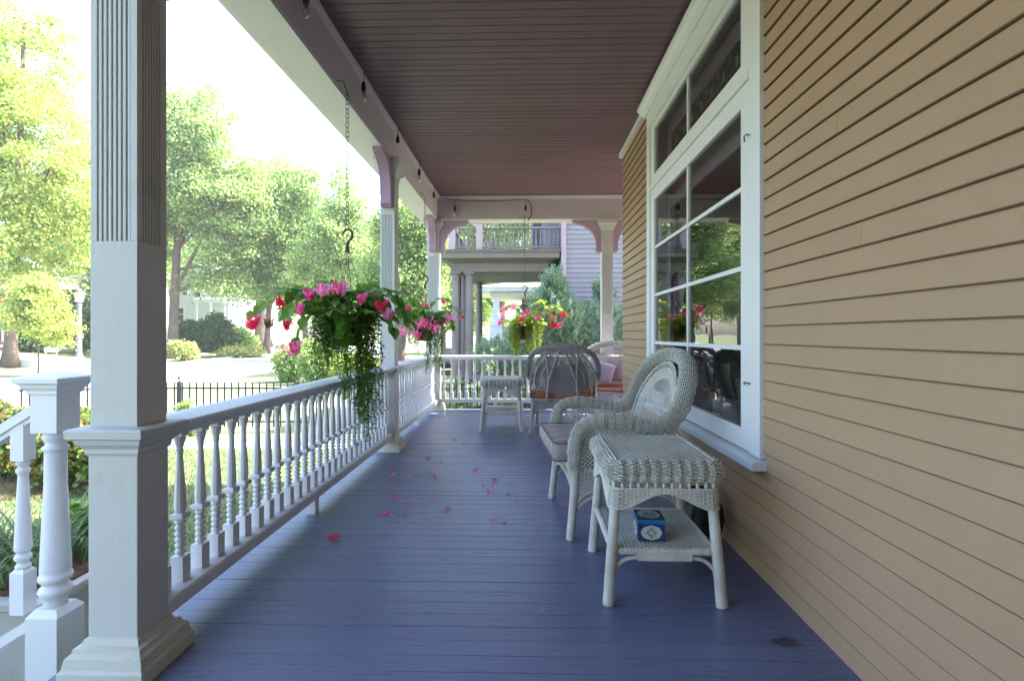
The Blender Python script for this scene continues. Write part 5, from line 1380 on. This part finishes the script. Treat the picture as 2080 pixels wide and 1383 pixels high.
# white porch of the house beyond
wb = empty('white_porch_house', (at(1040, 27)[0], 27, GZ), label='far white porch with tapered column beyond the grey house', cat='house'); wb.location = (0, 0, 0)
zz = 26.0; X0 = at(966, zz)[0]
M['wht'] = paint('far_white_paint', (.78, .78, .78), .6); M['shing'] = paint('far_shingles', (.30, .27, .30), .9)
mb = MB(); mb.box((X0, zz, hh(591, zz)), (6, zz + 5, hh(583, zz))); mb.box((X0 + .7, zz + .5, hh(600, zz)), (6, zz + 4.6, hh(591, zz) - .01)); mb.build('porch_eave', M['wht'], wb)
mb = MB(); mb.add([(X0 - .1, zz - .1, hh(583, zz) + .01), (6, zz - .1, hh(583, zz) + .01), (6, zz + 2.5, hh(565, zz)), (X0 + 1.2, zz + 2.5, hh(565, zz)), (X0 - .1, zz + 5, hh(583, zz))], [(0, 1, 2, 3), (0, 3, 4)]); mb.build('roof', M['shing'], wb)
xc_ = at(1008, zz + .7)[0]
mb = MB(); mb.rectlathe([(.20, hh(705, zz)), (.20, hh(662, zz)), (.24, hh(661, zz)), (.24, hh(659, zz)), (.10, hh(658, zz)), (.02, hh(602, zz)), (.08, hh(600, zz) + .01)], xc_, zz + .8, .12, .12); mb.build('tapered_column', M['wht'], wb)
mb = MB(); mb.box((xc_ + 1.3, zz + 3, GZ), (6, zz + 3.2, hh(600, zz))); mb.build('wall', M['ncorner'], wb)
mb = MB(); mb.box((xc_ + 1.0, zz + 2.9, hh(680, zz)), (xc_ + 1.7, zz + 2.98, hh(612, zz))); mb.build('door', M['wall_in'], wb)

# ------------------------------------------------------------------ houses over the street
M['h_blue'] = boards_mat('pale_blue_clapboard', (.60, .64, .72), (.65, .69, .76), (.2, .2, 5), .7)
M['h_white'] = boards_mat('white_clapboard', (.74, .75, .77), (.78, .78, .80), (.2, .2, 5), .7)
M['brick'] = paint('red_brick', (.32, .11, .07), .85, (.2, .07, .05), 8, .8, .15)
M['pane'] = paint('far_window_pane', (.10, .11, .13), .1)
M['roofg'] = paint('grey_shingles', (.45, .44, .47), .9)
def box_house(label, px0, px1, py_top, zc, depth, wallm, roofm, g, wins, porch=None, name='house', ridge=2.2):
    x0, x1 = at(px0, zc)[0], at(px1, zc)[0]; y0 = zc + (-.0); t = empty(name, ((x0 + x1) / 2, y0, g), label=label, cat='house')
    hw = (x1 - x0) / 2; H_ = hh(py_top, zc) - g
    mb = MB(); z = 0
    while z < H_ - .05: mb.prism([(-.035, z), (depth, z), (depth, min(H_, z + .3)), (-.01, min(H_, z + .3))], -hw, hw, 0); z += .3
    mb.build('wall', wallm, t)
    mb = MB(); o = .5
    mb.add([(-hw - o, -o, H_), (hw + o, -o, H_), (hw + o, depth + o, H_), (-hw - o, depth + o, H_), (-hw * .4, depth / 2, H_ + ridge), (hw * .4, depth / 2, H_ + ridge)], [(0, 1, 5, 4), (1, 2, 5), (2, 3, 4, 5), (3, 0, 4), (3, 2, 1, 0)])
    mb.build('roof', roofm, t)
    mb = MB(); mb.box((-hw - o, -o - .03, H_ - .35), (hw + o, -o + .08, H_ + .03)); mb.box((-hw, -.08, H_ - .6), (hw, -.04, H_ - .35))
    for i in range(int(2 * hw / .7)): mb.box((-hw + i * .7 + .2, -.45, H_ - .58), (-hw + i * .7 + .38, -.05, H_ - .36))
    mb.build('cornice', M['wht'], t)
    for (pa, pb, qa, qb) in wins:
        a, b = at(pa, zc)[0] - (x0 + x1) / 2, at(pb, zc)[0] - (x0 + x1) / 2; za, zb = hh(qb, zc) - g, hh(qa, zc) - g
        mb = MB(); mb.box((a - .14, -.10, za - .14), (b + .14, -.03, za)); mb.box((a - .14, -.10, zb), (b + .14, -.03, zb + .18)); mb.box((a - .14, -.10, za), (a, -.031, zb)); mb.box((b, -.10, za), (b + .14, -.031, zb)); mb.box((a, -.07, (za + zb) / 2 - .04), (b, -.03, (za + zb) / 2 + .04))
        w_ = mb.build('window', M['wht'], t); mb = MB(); mb.box((a, -.05, za), (b, -.036, zb)); mb.build('pane', M['pane'], w_)
    if porch:
        pa, pb, qe, qb = porch; a, b = at(pa, zc - 2.5)[0] - (x0 + x1) / 2, at(pb, zc - 2.5)[0] - (x0 + x1) / 2; ze = hh(qe, zc - 2.5) - g
        mb = MB(); mb.box((a, -2.6, ze - .25), (b, -.04, ze)); mb.add([(a - .2, -2.8, ze + .01), (b + .2, -2.8, ze + .01), (b, -.05, ze + .6), (a, -.05, ze + .6)], [(0, 1, 2, 3)]); mb.build('porch_roof', M['wht'], t)
        for i in range(4):
            x = a + .15 + (b - a - .3) * i / 3; mb = MB(); mb.box((x - .1, -2.5, .3), (x + .1, -2.3, ze - .26)); mb.build('porch_column', M['wht'], t)
        mb = MB(); mb.box((a, -2.6, 0), (b, -.04, .3)); mb.build('porch_base', M['wht'], t)
    return t
box_house('pale blue two-storey house with white porch across the street', 352, 455, 566, 62, 9, M['h_blue'], M['roofg'], -.2, [(360, 370, 585, 598), (385, 397, 582, 602), (420, 430, 582, 600), (352, 362, 625, 650), (440, 450, 582, 602)], (385, 478, 607, 680))
box_house('white clapboard house right of the pale blue house', 440, 500, 572, 66, 9, M['h_white'], M['roofg'], -.2, [(446, 454, 580, 600), (478, 488, 585, 602)], None)
box_house('white house with grey roof behind the street lamp', 105, 215, 548, 58, 9, M['h_white'], M['roofg'], 0, [(131, 140, 577, 590), (165, 178, 577, 592), (150, 160, 610, 630)], None, ridge=2.5)
lh = box_house('white and red brick house at the left edge across the street', -70, 55, 580, 47, 9, M['brick'], M['roofg'], 0, [(5, 20, 625, 655), (32, 42, 628, 655)], (-60, 50, 660, 690), ridge=1.5)
mb = MB(); mb.box((-5.9, -.3, hh(580, 47) + .02), (2.3, 6, hh(520, 47))); mb.build('upper_wall', M['h_white'], lh)
# orange barrier and white box sign on the far lawn
ob = empty('barrier', (*at(8, 40), -.3), label='orange barrier on the lawn at the far left', cat='barrier')
mb = MB(); mb.box((-.9, -.04, .75), (.9, .04, .95)); mb.box((-.9, -.041, .35), (.9, .039, .52)); mb.build('boards', M['orange'], ob)
mb = MB(); [mb.tube([(x, s * .25, 0), (x, 0, 1.0)], .03, 6) for x in (-.75, .75) for s in (-1, 1)]; mb.build('barrier_legs', M['orange'], ob)
sg = empty('lawn_sign', (*at(104, 39), -.25), label='low white sign board on the far lawn under the young maple', cat='sign')
mb = MB(); mb.box((-.55, -.02, .12), (.55, .02, .52)); mb.build('sign_board', M['wht'], sg, bevel=.01)
mb = MB(); [mb.box((x - .02, -.015, -.2), (x + .02, .015, .12)) for x in (-.4, .4)]; mb.build('sign_legs', M['wht'], sg)
# far concrete steps up the bank
mb = MB(); sx0, sy0 = at(55, 36)
for i in range(6): mb.box((-1.1 - .9 * i, -1.4, 0), (-.2 - .9 * i, 1.4, .17 * (i + 1)))
mb.box((-5.6, 1.42, 0), (-.2, 1.7, .55)); mb.box((-5.6, -1.7, 0), (-.2, -1.42, .55))
o = mb.build('garden_steps', M['concrete']); o.location = (sx0 + 2.2, sy0, GZ); tag(o, 'broad pale concrete steps up the bank across the street', 'steps')
# stake
stx, sty = at(567, 24); mb = MB(); mb.lathe([(.035, 0), (.035, 1.5), (.005, 1.55)], n=8); o = mb.build('garden_stake', M['wht']); o.location = (stx, sty, GZ); tag(o, 'slim white stake in the flower garden behind the fence', 'stake')

# street lamp
lz = 38.5; lx, ly = at(161, lz)
lp = empty('street_lamp', (lx, ly, GZ), label='grey fluted street lamp with white lantern across the street', cat='street lamp')
M['lampgrey'] = paint('lamp_grey', (.22, .21, .25), .5)
zt = lambda q: hh(q, lz) - GZ
mb = MB(); mb.lathe([(.48, 0), (.48, .12), (.44, .14), (.40, .42), (.25, .55), (.20, .75), (.17, .8), (.15, zt(622)), (.20, zt(620)), (.20, zt(618)), (.12, zt(617)), (.10, zt(614))], n=16); mb.build('lamp_post', M['lampgrey'], lp, smooth=False)
mb = MB(); mb.lathe([(.20, zt(614)), (.33, zt(598)), (.30, zt(598))], n=8); mb.build('lantern', M['cream'], lp)
mb = MB(); mb.lathe([(.43, zt(598)), (.40, zt(596)), (.12, zt(592)), (.05, zt(590)), (.03, zt(587)), (.005, zt(585))], n=8)
for i in range(8):
    a = i * PI / 4; mb.tube([(.205 * math.cos(a), .205 * math.sin(a), zt(614)), (.335 * math.cos(a), .335 * math.sin(a), zt(598))], .015, 4)
mb.build('lantern_cap', M['lampgrey'], lp)

# dark car far behind the corner post
cz = 30; cx_, cy_ = at(903, cz)
car = empty('parked_car', (cx_, cy_, GZ), math.radians(8), 'dark parked car just visible between corner post and grey column', 'car')
m, nt, b_ = newmat('dark_car_paint'); b_.inputs['Base Color'].default_value = (.03, .035, .05, 1); b_.inputs['Metallic'].default_value = .4; b_.inputs['Roughness'].default_value = .25; b_.inputs['Coat Weight'].default_value = 1
mb = MB()
def carloft(mb, prof, hw0, ins):
    R = [[(-hw0 + i_ * ins, y, z), (hw0 - i_ * ins, y, z)] for y, z, i_ in prof]
    n = len(prof); V = [p for r in R for p in r]; F = [(2 * i, 2 * i + 1, 2 * ((i + 1) % n) + 1, 2 * ((i + 1) % n)) for i in range(n)]
    F += [[2 * i for i in range(n)][::-1], [2 * i + 1 for i in range(n)]]; mb.add(V, F)
carloft(mb, [(-2.2, .35, 0), (-2.25, .7, 0), (-2.1, .92, .5), (2.0, .92, .5), (2.25, .75, 0), (2.2, .35, 0)], .88, .08)
mb.build('car_body', m, car, bevel=.06)
mb = MB(); carloft(mb, [(-1.9, .93, 0), (-1.2, 1.45, 1), (.7, 1.45, 1), (1.35, .93, 0)], .80, .14); mb.build('cabin_glass', M['pane'], car, bevel=.04)
for sx in (-1, 1):
    for y in (-1.35, 1.35):
        mb = MB(); a = np.arange(16) / 16 * 2 * PI; mb.rings([[(sx * .88 - sx * .0 + dx, y + .32 * math.cos(t), .33 + .32 * math.sin(t)) for t in a] for dx in (-.1, .1)]); mb.build('wheel', M['black'], car)
    mb = MB(); mb.box((sx * .80, -2.28, .62), (sx * .55, -2.2, .8)); mb.build('headlight', M['cream'], car)

# ------------------------------------------------------------------ added veil for glare
mh = bpy.data.materials.new('haze'); mh.use_nodes = True; ht = mh.node_tree; ht.nodes.clear()
ov = ht.nodes.new('ShaderNodeOutputMaterial'); pv = ht.nodes.new('ShaderNodeVolumePrincipled'); pv.inputs['Color'].default_value = (.93, .95, 1, 1); pv.inputs['Density'].default_value = .0007; pv.inputs['Anisotropy'].default_value = .2
ht.links.new(pv.outputs[0], ov.inputs['Volume'])  # scattering volume added to wash out the distance like glare
mb = MB(); mb.box((-150, -40, -3), (60, 130, 34)); tag(mb.build('haze', mh), 'thin bright summer haze over the street', 'haze', kind='stuff')
